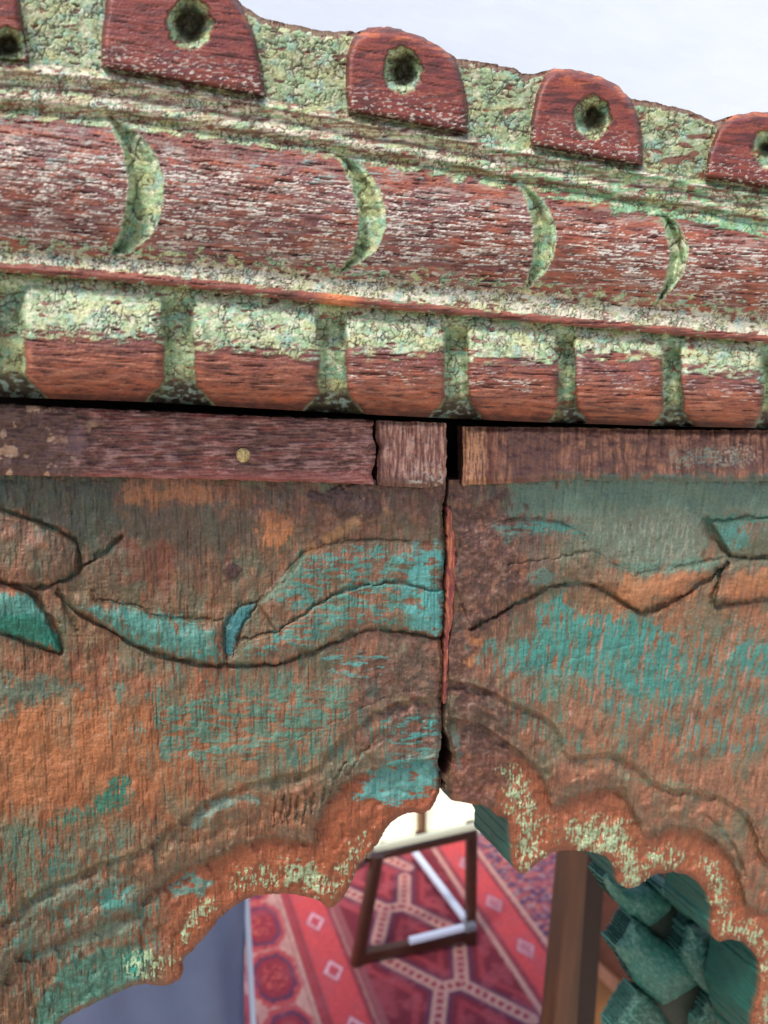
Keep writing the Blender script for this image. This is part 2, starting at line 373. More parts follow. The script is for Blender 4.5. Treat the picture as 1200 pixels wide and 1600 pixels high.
# crackled green paint
side_n = fbm(X, Y, 28, 9, 41, 4)
lobe_edge = np.interp(X, [0, 42, 248, 310, 490, 548, 690, 738, 870, 898, 1035, 1070, 1200], [505, 523, 530, 542, 553, 548, 552, 560, 566, 552, 556, 578, 585])
lobe_edge = np.where(gdist > 0, lobe_edge, 700) 
pg_lobe = (Y > L4) * ss(-7, 7, lobe_edge - Y + side_n * 26)
pg_groove = (Y > L4) * (1 - ss(-3, 5, gdist))
pg_band = (Y < L0 + 4) * ss(0, 5, bdist)
pg_ledge = ((Y >= L0 - 2) & (Y < L1 + 26)) * ss(-.28, .1, side_n * .9 + .3 - ss(0, 24, Y - L1) * 1.0 + .35 * ss(780, 1000, X))
pg_cres = 1 - ss(-2, 3, cdist)
rag = fbm(X, Y, 16, 8, 42, 4)
pg_tail = ((Y > L2 - 34) & (Y < L3)) * ss(-.1, .12, rag + .16 * med - .02 - .6 * ss(10, 40, L2 - Y) + .5 * ss(-8, 6, Y - L2))
hole_paint = hmask
G = np.clip(np.maximum.reduce([pg_lobe, pg_groove, pg_band, pg_ledge, pg_cres, pg_tail, hole_paint]), 0, 1)
chip = ss(.36, .46, fbm(X, Y, 26, 12, 44, 4)) * (1 - pg_cres)
G = G * (1 - chip * .85)
G = np.where((Y > L3) & (Y < L4), np.maximum(G * ss(.25, .4, rag), .9 * ss(.16, .26, fbm(X, Y, 30, 6, 551, 4)) * ss(.1, .3, np.abs(t34 - .5) * 2 - .2)), G)
gc = np.broadcast_to(green, X.shape + (3,)).copy()
gc = mix(gc, green_lt, ss(.35, .9, id1) * .5); gc = mix(gc, teal, ss(.05, .45, fbm(X, Y, 60, 30, 45, 3)) * .7)
gc = mix(gc, olive, ss(.1, .5, fbm(X, Y, 45, 45, 46, 3)) * .55 + .4 * pg_band * ss(.3, .8, id1b))
gc = mix(gc, cream, ss(.72, .95, id1b) * .4)
gc = mix(gc, srgb((112, 168, 120)), ((Y > L0) & (Y < L1 + 30)) * ss(600, 900, X) * .7)
# cream ground showing on the ledges and in the channel under the roll
cr = np.maximum(((Y > L0) & (Y < L1)) * ss(0, .2, fbm(X, Y, 50, 7, 47, 3) + .22 - ss(500, 1000, X) * .25), ((Y > L2 - 6) & (Y < L3 + 1)) * ss(-.2, .05, rag + .15))
gc = mix(gc, cream, cr * .85)
gc = mix(gc, cream, .55 * (Y > L4) * ss(-.05, .25, fbm(X, Y, 40, 8, 48, 3) + .3 * ss(.16, 0, t45) - .1) * (1 - pg_groove))
gc = mix(gc, srgb((92, 104, 74)), ss(.16, .45, fbm(X, Y, 34, 20, 480, 4)) * .3)
gc = mix(gc, srgb((206, 210, 170)), ss(.18, .42, fbm(X, Y, 18, 9, 481, 4)) * .7)
gc = mix(gc, srgb((150, 186, 170)), ss(.2, .45, fbm(X, Y, 22, 30, 482, 4)) * .6)
gc = mix(gc, srgb((124, 92, 60)), ss(.28, .46, fbm(X, Y, 16, 20, 483, 4)) * .35)
gc = mix(gc, srgb((186, 188, 130)), ss(.08, .38, fbm(X, Y, 50, 26, 485, 4)) * .6)
gc = mix(gc, srgb((96, 84, 56)), .85 * ss(.16, .36, fbm(X, Y, 12, 7, 486, 5, .65) + .25 * fbm(X, Y, 60, 40, 487, 2)) * .75)
gc = gc * (1 + .12 * (id1b - .5) + .20 * spk)[..., None]
C = mix(C, gc, G); 
C = mix(C, dirt, G * crack * (.55 + .4 * ss(-.3, .3, cvary)))
D = np.where(G > .4, .1 * fine + .32 + .16 * (id1 - .5) + .18 * (1 - f1) + .14 * spk, D)
D = D - G * crack * .55 - .0 * chip
D = np.where((bwhich > 0) & (hole > 2), D * .35, D)
# grime at groove feet; painted shade at block feet, hole bottoms, lower edge
grime_shade = np.maximum.reduce([gflare * ss(-.45, .0, med + .1), ((Y > L0 - 3) & (Y < L0 + 6)) * ss(-.1, .3, rag) * .7, hmask * (1 - ss(-20, -8, hole)) * .9,
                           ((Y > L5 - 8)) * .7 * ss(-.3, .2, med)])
C = mix(C, srgb((58, 46, 40)), grime_shade * .85)
C = mix(C, srgb((62, 50, 46)), gflare * .6 * ss(-.2, .1, -rag)); C = mix(C, blue_gr, gflare * ss(.12, .3, rag) * .7)
lg = (Y > L0) & (Y < L1 + 6)
for tc_, w_ in ((.20, .05), (.52, .07), (.86, .06)):
    C = mix(C, srgb((92, 62, 48)), lg * (1 - ss(w_ * .3, w_ * 1.3, np.abs(t01 - tc_ + .05 * fbm(X, Y, 60, 900, 530, 3)))) * ss(-.15, .15, fbm(X, Y, 70, 10, 531 + int(tc_ * 10), 4)) * .8)
C = mix(C, srgb((122, 66, 54)), lg * ss(.12, .3, fbm(X, Y, 60, 5, 534, 4)) * .6)
# lobes: pale highlight streaks painted on crests, shade painted on lower rim and sides
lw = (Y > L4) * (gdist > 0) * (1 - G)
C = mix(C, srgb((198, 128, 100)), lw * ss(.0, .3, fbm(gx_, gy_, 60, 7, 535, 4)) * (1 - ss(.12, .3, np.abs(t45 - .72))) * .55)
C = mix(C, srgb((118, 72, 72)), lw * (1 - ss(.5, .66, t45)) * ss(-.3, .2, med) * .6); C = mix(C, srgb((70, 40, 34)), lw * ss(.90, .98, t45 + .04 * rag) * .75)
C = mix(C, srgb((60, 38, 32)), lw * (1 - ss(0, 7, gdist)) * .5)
# top arris of the band: bare brown wood
C = mix(C, srgb((108, 70, 56)), (Y < topl + 9 + 8 * rag) * (bdist > 2) * .85)
C = mix(C, srgb((120, 72, 58)), ss(.25, .4, fbm(X, Y, 50, 22, 51, 3)) * (Y < L0) * (bdist > 2) * (X > 990) * .9)
# ridge: bare red with an orange bruise
rid = (Y > L3) & (Y < L4)
C = mix(C, srgb((150, 84, 72)), rid * (1 - G) * .6); C = mix(C, srgb((84, 54, 46)), rid * ss(.05, .3, fbm(X, Y, 60, 5, 550, 4)) * .7); C = mix(C, srgb((205, 120, 78)), rid * (1 - ss(12, 45, np.abs(X - 530))) * .9)
bl = (bwhich > 0) * (1 - hmask)
C = mix(C, srgb((146, 66, 56)), bl * .65); C = mix(C, srgb((112, 58, 62)), bl * ss(-.05, .35, fbm(X, Y, 60, 14, 520, 4)) * .6); C = mix(C, srgb((182, 82, 50)), bl * ss(.1, .5, -((Y - topl - 12) / 40)) * .8)
C = mix(C, red_dark, bl * ss(-7, -1, bdist) * .6); C = mix(C, srgb((204, 108, 66)), bl * ss(.05, .3, fbm(X, Y, 40, 8, 540, 4)) * (1 - ss(8, 34, Y - topl)) * .7)
C = mix(C, srgb((76, 46, 44)), bl * ss(.12, .3, fbm(X, Y, 50, 9, 541, 4)) * .65); C = mix(C, whitefl, bl * ss(.26, .34, fbm(X, Y, 9, 4, 542, 3) + .25 * med) * ss(-70, -10, Y - L0) * .75)
C = C * np.where((Y < L0) | (Y > L4), .97, 1.02)[..., None] * (1 + (1 - G[..., None]) * np.array([-.09, -.02, .0])) * (1 + G[..., None] * np.array([.05, .03, .10]))
C = np.clip(C * (1 + .12 * spk + .10 * fbm(X, Y, 3, 3, 52, 1))[..., None], .004, 1)
# region split: parts of the beam
R = np.zeros(X.shape, int); names = {0: ('lintel_beam', None)}; nid = 1
for i in range(len(blocks)):
    names[nid] = ('carved_block', 0); R[(bwhich == i + 1) & (hole > 1)] = nid; nid += 1
    names[nid] = ('drilled_hole', 0); R[(bwhich == i + 1) & (hole <= 1)] = nid; nid += 1
for i in range(len(cres)):
    names[nid] = ('crescent_notch', 0); R[(cwhich == i + 1) & (cdist < 0)] = nid; nid += 1
cb = [-100] + [c[0][0][0] + 40 for c in cres] + [1400]
for i in range(len(cb) - 1):
    names[nid] = ('roll_segment', 0)
    # a segment ends at the notch on its right
    R[roll & (X >= cb[i]) & (X < cb[i + 1]) & (R == 0)] = nid; nid += 1
names[nid] = ('fillet_ridge', 0); R[rid & (R == 0)] = nid; nid += 1
for i in range(len(gr)):
    names[nid] = ('groove', 0); R[(Y > L4 + 3) & (gdist <= 0) & (np.abs(X - gr[i][0]) < 75)] = nid; nid += 1
gxx = [-200] + [g[0] for g in gr]
for i in range(len(gr)):
    names[nid] = ('gadroon_lobe', 0); R[(Y > L4 + 3) & (gdist > 0) & (X >= gxx[i]) & (X < gxx[i + 1])] = nid; nid += 1
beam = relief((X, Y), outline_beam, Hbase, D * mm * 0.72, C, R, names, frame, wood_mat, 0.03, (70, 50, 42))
beam[0]['label'] = 'red-brown carved top beam with crackled pale green paint, blocks and crescents'

# ------------------------------------------------------------------ battens and boards below
ys2 = np.arange(632, 1668, STEP)
X, Y = np.meshgrid(xs, ys2)
arch_left = [(688, 1232), (684, 1244), (672, 1264), (660, 1272), (645, 1270), (630, 1272), (618, 1280), (607, 1290), (597, 1305), (591, 1317), (573, 1338), (558, 1358), (549, 1380), (538, 1400), (526, 1413), (514, 1419),
             (500, 1409), (475, 1400), (440, 1397), (400, 1400), (380, 1408), (350, 1428), (325, 1458), (302, 1482), (287, 1500), (286, 1518), (275, 1533), (250, 1541), (226, 1537), (200, 1543), (160, 1562), (120, 1582), (90, 1602), (60, 1640), (45, 1662)]
arch_right = [(690, 1233), (702, 1239), (704, 1250), (717, 1253), (744, 1257), (762, 1261), (775, 1274), (792, 1279), (798, 1293), (800, 1320), (801, 1344), (806, 1361), (819, 1364), (834, 1353), (852, 1340), (870, 1331), (891, 1328),
              (912, 1329), (933, 1333), (951, 1342), (961, 1360), (964, 1376), (972, 1385), (987, 1387), (1002, 1380), (1020, 1368), (1044, 1363), (1068, 1365), (1089, 1377), (1104, 1396), (1112, 1420), (1112, 1444), (1115, 1464),
              (1126, 1471), (1143, 1468), (1158, 1471), (1173, 1483), (1185, 1501), (1189, 1522), (1186, 1555), (1178, 1580), (1174, 1600), (1182, 1625), (1190, 1662)]
crackL = [(690, 1210), (684, 1188), (690, 1150), (689, 1100), (693, 1050), (689, 1000), (695, 950), (692, 900), (695, 850), (691, 800), (696, 764)]
crackR = [(702, 764), (697, 800), (701, 850), (700, 900), (702, 940), (700, 980), (696, 1010), (697, 1060), (697, 1100), (697, 1140), (706, 1178), (702, 1210)]
def jitter(pts, amp, size, seed, stepl=6):
    out = []
    for i in range(len(pts) - 1):
        a, b = np.array(pts[i], float), np.array(pts[i + 1], float); n = max(1, int(np.hypot(*(b - a)) / stepl))
        for k in range(n): out.append(a + (b - a) * k / n)
    out.append(np.array(pts[-1], float)); out = np.array(out)
    out[1:-1, 0] += fbm(out[:, 0], out[:, 1], size, size, seed, 3)[1:-1] * amp; out[1:-1, 1] += fbm(out[:, 0] + 99, out[:, 1], size, size, seed + 1, 3)[1:-1] * amp
    return out
aL = jitter(smooth_poly(arch_left, False, 3), 2.2, 12, 61); aR = jitter(smooth_poly(arch_right, False, 3), 2.2, 12, 63)
cL = jitter(crackL, 2.6, 10, 65); cR = jitter(crackR, 2.6, 10, 67)
boardL = np.concatenate([aL, [(-68, 1662), (-68, 738)], [(690, 752)], cL[::-1]]) if False else np.concatenate([[(-68, 738), (400, 746), (696, 752)], cL[::-1], aL, [(-68, 1662)]])
boardR = np.concatenate([[(702, 750), (1284, 744), (1284, 1662)], aR[::-1], cR[::-1]])
# carved lines ------------------------------------------------
def sm(p, n=4): return smooth_poly(p, False, n)
incised = [  # points, half width px, depth mm
    (sm([(-60, 790), (0, 797), (50, 813), (100, 835), (120, 850), (123, 885), (100, 906), (55, 918), (20, 912), (-60, 900)]), 4, 1.5),
    (sm([(123, 885), (150, 872), (172, 858), (190, 838)]), 6, 1.6),
    (sm([(-60, 908), (0, 908), (45, 925), (70, 958), (90, 992), (96, 1020)]), 5, 1.7),
    (sm([(-60, 975), (0, 987), (40, 1002), (95, 1022)]), 3.5, 1.3),
    (sm([(90, 928), (118, 955), (175, 986), (215, 1010), (270, 1028), (330, 1040), (355, 1040)]), 4.5, 1.6),
    (sm([(92, 922), (112, 965), (120, 985)]), 5, 1.3),
    (sm([(145, 925), (150, 938), (215, 947), (240, 963), (300, 969), (348, 968)]), 3, .8),
    (sm([(375, 1001), (430, 986), (470, 962), (520, 930), (560, 916), (620, 910), (656, 918), (690, 924)]), 3, 1.2),
    (sm([(355, 1040), (430, 1037), (480, 1020), (530, 999), (575, 983), (620, 986), (690, 998)]), 4, 1.5),
    (sm([(402, 943), (440, 908), (478, 862)]), 3.5, .9), (sm([(355, 1030), (350, 990), (372, 948), (402, 940)]), 3, 1.2), (sm([(362, 1025), (374, 998), (380, 975), (402, 944)]), 3, 1.2),
    (sm([(478, 862), (540, 846), (620, 846), (690, 852)]), 2.5, .6),
    (sm([(735, 982), (780, 958), (830, 930), (875, 911), (925, 912), (960, 932), (1000, 956), (1025, 950), (1062, 933), (1105, 905), (1138, 880)]), 4.5, 1.8),
    (sm([(790, 882), (880, 870), (930, 862), (960, 884), (992, 898), (1060, 886), (1130, 872)]), 2.5, .7),
    (sm([(1104, 812), (1114, 838), (1140, 868)]), 7, 2.0), (sm([(1140, 868), (1190, 872), (1280, 868)]), 3.5, 1.4), (sm([(1104, 814), (1160, 810), (1280, 800)]), 3, 1.0),
    (sm([(1128, 890), (1118, 920), (1115, 946), (1150, 942), (1200, 935), (1280, 930)]), 4, 1.6),
    (sm([(990, 870), (985, 820)]), 1.5, .6), (sm([(775, 815), (850, 812), (905, 830), (925, 850)]), 2.0, .5),
    (sm([(805, 1170), (835, 1195), (856, 1226), (862, 1257)]), 3, .8), (sm([(540, 1190), (522, 1222), (515, 1250)]), 2.5, .9),
    (sm([(1105, 1275), (1130, 1300), (1150, 1330), (1165, 1370)]), 4, .9),
    (sm([(770, 1062), (850, 1040), (900, 1028), (1000, 1005)]), 1.0, .25), (sm([(440, 1160), (520, 1130), (620, 1085), (690, 1075)]), 1.2, .3),
    (sm([(545, 1215), (560, 1185), (590, 1150)]), 3, .7),
]
for gx, y0_, y1_ in ((428, 1248, 1290), (441, 1243, 1286), (452, 1240, 1292), (464, 1244, 1282), (476, 1250, 1288), (488, 1240, 1270), (505, 1232, 1262)):
    incised.append((np.array([(gx + 3, y0_), (gx, (y0_ + y1_) / 2), (gx - 2, y1_)], float), 2.0, .9))
lineB = [(-80, 1490), (-40, 1465), (0, 1440), (30, 1412), (80, 1382), (150, 1352), (200, 1336), (240, 1316), (262, 1294), (300, 1270), (330, 1247), (370, 1232), (430, 1214), (470, 1208), (500, 1195), (530, 1155), (575, 1120), (620, 1095), (690, 1085)]
rn = 1.5 * fbm(X, Y, 20, 20, 81, 4, .6); rn2 = fbm(X, Y, 40, 40, 82, 3)
incised += [(sm([(p[0], p[1] + 1) for p in lineB[:-2]]), 2.2, .6), (sm([(0, 1535), (30, 1492), (75, 1475), (140, 1450), (195, 1430), (215, 1420), (240, 1390), (280, 1360), (340, 1335), (380, 1316), (420, 1308), (470, 1312), (492, 1318), (497, 1275), (520, 1242), (548, 1215)]), 2.4, .7),
            (sm([(802, 1165), (835, 1195), (855, 1225), (862, 1257), (890, 1245), (920, 1235), (960, 1232), (985, 1255), (1000, 1285), (1010, 1302), (1050, 1292), (1085, 1295), (1120, 1315), (1145, 1345), (1160, 1380), (1167, 1412), (1200, 1424), (1280, 1430)]), 2.4, .7),
            (sm([(800, 1096), (850, 1120), (875, 1146), (890, 1182), (950, 1177), (990, 1194), (1025, 1225), (1075, 1236), (1125, 1246), (1175, 1282), (1200, 1345)]), 2.0, .6)]
inc = np.zeros_like(X); incm = np.zeros_like(X)
for pts, w, dep in incised:  # deepen
    dep = dep * 1.45; w = w * 1.15
    d, t = line_dist(X + rn * 3, Y + rn * 3, pts)
    ww = w * (0.45 + .6 * np.sin(math.pi * np.clip(t, 0.03, .97)) ** .5) * np.clip(1 + 1.1 * rn2 + .4 * rn, .25, 2)
    v = np.clip(1 - d / np.maximum(ww * 1.35, .8), 0, 1)
    inc = np.maximum(inc, dep * v ** 1.2); incm = np.maximum(incm, np.clip(1 - d / np.maximum(ww * 1.1, .8), 0, 1) * min(1, dep / 1.4))
# terraces of the border
lineB = [(-80, 1490), (-40, 1465), (0, 1440), (30, 1412), (80, 1382), (150, 1352), (200, 1336), (240, 1316), (262, 1294), (300, 1270), (330, 1247), (370, 1232), (430, 1214), (470, 1208), (500, 1195), (530, 1155), (575, 1120), (620, 1095), (700, 1085)]
lineC = [(-80, 1600), (-40, 1575), (0, 1535), (30, 1492), (75, 1475), (140, 1450), (195, 1430), (215, 1420), (240, 1390), (280, 1360), (340, 1335), (380, 1316), (420, 1308), (470, 1312), (492, 1318), (497, 1275), (520, 1242), (548, 1215), (600, 1195), (700, 1180)]
lineD = [(698, 1120), (750, 1130), (802, 1165), (835, 1195), (855, 1225), (862, 1257), (890, 1245), (920, 1235), (960, 1232), (985, 1255), (1000, 1285), (1010, 1302), (1050, 1292), (1085, 1295), (1120, 1315), (1145, 1345), (1160, 1380), (1167, 1412), (1200, 1424), (1290, 1430)]
lineE = [(698, 1060), (760, 1075), (800, 1096), (850, 1120), (875, 1146), (890, 1182), (950, 1177), (990, 1194), (1025, 1225), (1075, 1236), (1125, 1246), (1175, 1282), (1200, 1345), (1290, 1380)]
def terr(pts, closeat): 
    P = np.concatenate([sm(pts, 3), closeat]); s, _, _ = poly_sdf(X + rn * 3, Y + rn * 3, P, True); return s
sB = terr(lineB, [(700, 1700), (-80, 1700)]); sC = terr(lineC, [(700, 1700), (-80, 1700)])
sD = terr(lineD, [(1290, 1700), (698, 1700)]); sE = terr(lineE, [(1290, 1700), (698, 1700)])
isL = X < 697
s1 = np.where(isL, sB, sE); s2 = np.where(isL, sC, sD)
# left board leaf bodies swell
leafs = [[(95, 925), (145, 925), (150, 938), (215, 947), (240, 963), (300, 969), (350, 968), (352, 1035), (330, 1040), (270, 1028), (215, 1010), (175, 986), (118, 955)],
         [(355, 1037), (372, 1001), (430, 986), (402, 943), (478, 862), (540, 846), (620, 846), (694, 850), (694, 998), (620, 986), (575, 983), (530, 999), (480, 1020), (430, 1037)],
         [(-60, 797), (50, 813), (100, 835), (120, 850), (123, 885), (100, 906), (55, 918), (-60, 900)], [(-60, 908), (45, 925), (70, 958), (95, 1020), (0, 987), (-60, 975)],
         [(735, 982), (780, 958), (830, 930), (875, 911), (925, 912), (960, 932), (1000, 956), (1062, 933), (1138, 880), (1130, 872), (1060, 886), (992, 898), (960, 884), (930, 850), (905, 830), (850, 812), (775, 815), (720, 840), (705, 900)],
         [(1128, 890), (1160, 876), (1290, 872), (1290, 930), (1150, 942), (1115, 946)], [(1108, 816), (1160, 810), (1290, 802), (1290, 866), (1190, 870), (1142, 866)]]
H = np.full(X.shape, 0.0); leafw = np.zeros(X.shape, int)
for i, lp in enumerate(leafs):
    d = poly_sdf(X + rn * 2, Y + rn * 2, np.array(lp, float)); H = H + 1.3 * (1 - ss(-30, 0, d)) + 1.7 * (1 - ss(-4, 2, d)); leafw = np.where(d < 0, i + 1, leafw)
H = H - 3.4 * (1 - ss(-5, 0, s1)) * (.6 + .5 * ss(-.3, .3, rn2)) - 3.4 * (1 - ss(-5, 0, s2)) + 1.3 * (1 - ss(0, 26, np.abs(s1 + 26))) + .8 * (1 - ss(0, 16, np.abs(s2 - 18))) + .7 * (1 - ss(-40, -6, s2))
H = H - inc
H = H + rn2 * .7 + fbm(X, Y, 160, 120, 83, 2) * .8
edge_s = np.where(isL, poly_sdf(X, Y, boardL, True)[0], poly_sdf(X, Y, boardR, True)[0])
H = H - 1.6 * ss(-9, 0, edge_s) ** 2 * (Y > 775)
H = H + 1.1 * fbm(X, Y, 55, 70, 830, 3) + .45 * fbm(X, Y, 18, 40, 831, 3)
Hb = (3.2 + H) * mm
# surface -----------------------------------------------------
lean = np.interp(X, [0, 300, 700, 950, 1200], [.06, .03, 0, -.12, -.22]); U = X - lean * (Y - 1000)
g1 = fbm(U, Y, 3.2, 48, 91, 4, .6); g2 = fbm(U, Y, 7, 120, 92, 3, .6); g3 = fbm(U, Y, 2.2, 22, 93, 2); hz = fbm(X, Y, 26, 3, 94, 3, .6)
spk = fbm(X, Y, 4, 4, 95, 3, .6); med = fbm(X, Y, 28, 28, 96, 4); big = fbm(X, Y, 110, 80, 97, 4)
gx = np.array([-80, 0, 150, 300, 450, 600, 690, 705, 800, 900, 1050, 1200, 1290.]); gyv = np.array([760, 850, 950, 1050, 1150, 1250, 1350, 1450, 1600, 1700.])
tab = [
 [(70,70,64),(76,76,68),(86,76,66),(150,98,78),(128,88,74),(112,80,70),(106,72,68),(106,74,70),(110,96,88),(98,116,104),(92,110,100),(80,96,90),(80,96,90)],
 [(150,98,80),(150,98,80),(104,88,76),(112,82,68),(150,104,80),(140,98,82),(130,90,76),(106,70,66),(106,80,78),(134,128,114),(140,138,120),(132,116,100),(130,110,95)],
 [(132,96,76),(132,96,76),(128,96,74),(132,94,70),(150,106,84),(148,104,84),(135,98,80),(110,72,66),(122,88,76),(160,116,86),(176,112,78),(166,108,78),(165,105,75)],
 [(132,90,64),(134,90,64),(146,88,58),(152,98,72),(156,112,88),(134,92,78),(125,84,74),(120,80,70),(146,102,84),(162,120,96),(162,116,90),(166,118,92),(165,115,88)],
 [(158,92,48),(160,92,48),(152,84,50),(152,92,62),(152,108,82),(132,94,82),(118,78,72),(112,70,64),(134,86,70),(170,114,88),(172,110,80),(172,112,84),(170,110,80)],
 [(152,84,44),(152,84,44),(142,78,46),(150,92,62),(152,104,76),(150,82,56),(130,72,56),(116,68,58),(142,80,60),(172,106,80),(168,108,82),(166,112,88),(165,110,85)],
 [(122,72,46),(122,72,46),(128,88,62),(136,98,70),(150,80,50),(162,82,50),(150,75,45),(150,75,45),(164,86,52),(176,92,56),(168,98,68),(162,104,80),(160,100,75)],
 [(112,76,54),(112,76,54),(122,90,68),(132,78,48),(162,72,38),(150,70,40),(150,70,40),(150,70,40),(165,85,50),(176,90,54),(178,92,56),(168,92,62),(165,90,60)],
 [(112,76,50),(112,76,50),(84,98,82),(132,72,42),(160,72,40),(150,70,40),(150,70,40),(150,70,40),(165,85,50),(175,90,55),(178,96,60),(184,106,70),(180,100,65)],
 [(112,76,50),(112,76,50),(84,98,82),(132,72,42),(160,72,40),(150,70,40),(150,70,40),(150,70,40),(165,85,50),(175,90,55),(178,96,60),(184,106,70),(180,100,65)]]
T = srgb(np.array(tab))
xx = X + big * 30 + med * 18; yy = Y + fbm(X, Y, 60, 60, 98, 3) * 26
fx = np.interp(xx, gx, np.arange(len(gx))); fy = np.interp(yy, gyv, np.arange(len(gyv)))
ix = np.clip(fx.astype(int), 0, len(gx) - 2); iy = np.clip(fy.astype(int), 0, len(gyv) - 2); ax = ss(0, 1, fx - ix)[..., None]; ay = ss(0, 1, fy - iy)[..., None]
C = (T[iy, ix] * (1 - ax) + T[iy, ix + 1] * ax) * (1 - ay) + (T[iy + 1, ix] * (1 - ax) + T[iy + 1, ix + 1] * ax) * ay
hot = srgb((190, 106, 66)); pale = srgb((196, 142, 112)); umber = srgb((84, 56, 42)); tq = srgb((72, 148, 138)); tq_lt = srgb((92, 172, 168)); tq_deep = srgb((16, 118, 98)); tan = srgb((150, 122, 88)); mauve = srgb((108, 74, 70)); gray = srgb((118, 110, 98))
C = mix(C, hot, ss(.05, .45, g2 + .3 * med) * .28); C = mix(C, umber, ss(.12, .5, -g1 + .25 * med) * .5); C = mix(C, pale, ss(.22, .5, g3 + .3 * g2) * .38)
C = mix(C, umber, ss(.18, .45, fbm(U, Y, 14, 34, 99, 4)) * .5); C = mix(C, srgb((96, 84, 66)), ss(.10, .42, fbm(X, Y, 46, 30, 990, 5, .6)) * .5)
C = mix(C, srgb((126, 112, 84)), ss(.12, .4, fbm(X, Y, 30, 40, 991, 5, .6)) * .4); C = mix(C, srgb((186, 104, 62)), ss(.15, .42, fbm(U, Y, 26, 60, 992, 5, .6)) * .3)
C = mix(C, srgb((104, 62, 50)), ss(.2, .45, fbm(U, Y, 20, 50, 993, 5, .6)) * .5)
C = mix(C, srgb((160, 100, 74)), ss(.3, .5, fbm(U, Y, 5, 200, 100, 2)) * .5)
C = C * np.array([1.04, .97, .90]); wash = ss(-.05, .45, fbm(U, Y, 60, 90, 995, 4) + .5 * fbm(U, Y, 8, 60, 996, 3)); C = mix(C, srgb((96, 120, 98)), wash * .5 * (1 - (1 - ss(-12, 4, s2)) * (Y > 1150) * .8))
C = mix(C, srgb((182, 100, 48)), (1 - ss(.5, 1.25, np.hypot((X - 60) / 330, (Y - 1180) / 110) + .5 * med + .4 * fbm(U, Y, 10, 90, 997, 3))) * .5); D = .20 * g1 + .24 * g2 + .16 * hz + .18 * spk + .3 * fbm(X, Y, 12, 14, 994, 3, .6)
D = D - .5 * ss(.34, .5, -fbm(U, Y, 3, 90, 101, 3))
WX = X + 16 * fbm(X, Y, 34, 34, 105, 4, .6); WY = Y + 16 * fbm(X, Y, 30, 34, 106, 4, .6)
def blob(poly, soft=9, an=None, amp=16, seedn=None):
    n_ = med if an is None else an; w_ = 1.0 if amp > 10 else .3
    return 1 - ss(-soft * .5, soft * .5, poly_sdf(X + (WX - X) * w_, Y + (WY - Y) * w_, np.array(poly, float)) + n_ * amp * 1.4)
vst = fbm(U, Y, 7, 34, 110, 4, .6); vst2 = fbm(U, Y, 4.5, 30, 111, 3, .6); hst = fbm(X, Y, 30, 8, 112, 4, .6)
# thin scraped teal along the grain
tz = fbm(U, Y, 6, 46, 113, 4, .6) + .55 * fbm(X, Y, 60, 50, 114, 3) + .25 * hst
zone = np.clip((1 - ss(.6, 1.2, np.hypot((X - 400) / 330, (Y - 1120) / 100))) + (1 - ss(.6, 1.2, np.hypot((X - 1010) / 260, (Y - 1080) / 130))) + (1 - ss(.6, 1.2, np.hypot((X - 100) / 190, (Y - 1450) / 120))) + .6 * (1 - ss(.6, 1.2, np.hypot((X - 60) / 200, (Y - 1320) / 60))), 0, 1)
C = mix(C, srgb((104, 84, 66)), (1 - ss(.7, 1.2, np.hypot((X - 330) / 330, (Y - 850) / 95) + .4 * med)) * ss(-.2, .3, fbm(X, Y, 22, 30, 998, 5, .6)) * .55)
C = mix(C, srgb((84, 142, 124)), zone * ss(.10, .34, tz) * .62); C = mix(C, srgb((60, 120, 108)), zone * ss(.3, .5, tz) * .6)
C = mix(C, srgb((66, 150, 138)), np.clip(incm * 1.4, 0, 1) * ss(.08, .3, fbm(X, Y, 40, 40, 115, 3)) * .4)
# orange bare patches
for pl, k in (([(412, 800), (430, 798), (462, 815), (446, 850), (414, 856)], .95), ([(960, 942), (1000, 952), (1060, 930), (1100, 905), (1100, 890), (1040, 900), (980, 905)], .7), ([(1140, 932), (1150, 900), (1210, 885), (1290, 880), (1290, 925)], .65),
              ([(190, 765), (330, 765), (330, 790), (300, 785), (240, 800), (195, 785)], .5), ([(0, 1110), (120, 1090), (240, 1100), (200, 1200), (60, 1260), (-60, 1230), (-60, 1110)], .35), ([(715, 1010), (750, 1000), (745, 1030), (720, 1050)], .7)):
    C = mix(C, srgb((206, 124, 76)), blob(pl, 8, vst, 14) * k)
# grey green brushed field upper right, dark green grime upper left
C = mix(C, srgb((128, 140, 122)), blob([(800, 750), (1290, 750), (1290, 800), (1100, 815), (1100, 880), (1000, 893), (960, 880), (920, 840), (880, 815), (800, 805)], 10, vst, 16) * (.62 + .35 * ss(-.2, .3, vst)))
C = mix(C, srgb((96, 128, 112)), blob([(800, 750), (1290, 750), (1290, 790), (1100, 800), (1000, 790), (800, 805)], 10, vst, 16) * .6)
C = mix(C, srgb((186, 186, 164)), blob([(880, 800), (1100, 800), (1100, 880), (990, 890)], 10, vst2, 22) * ss(.1, .35, vst2) * .5)
C = mix(C, srgb((70, 78, 68)), blob([(-60, 745), (180, 745), (190, 830), (150, 860), (110, 835), (50, 812), (-60, 790)], 12, med, 14) * .7)
C = mix(C, srgb((88, 76, 66)), blob([(200, 795), (260, 780), (400, 800), (410, 860), (340, 850), (300, 860), (200, 840)], 14, med, 20) * .6)
C = mix(C, srgb((140, 70, 50)), blob([(195, 850), (270, 845), (275, 910), (230, 920), (195, 900)], 14, med, 16) * .6)
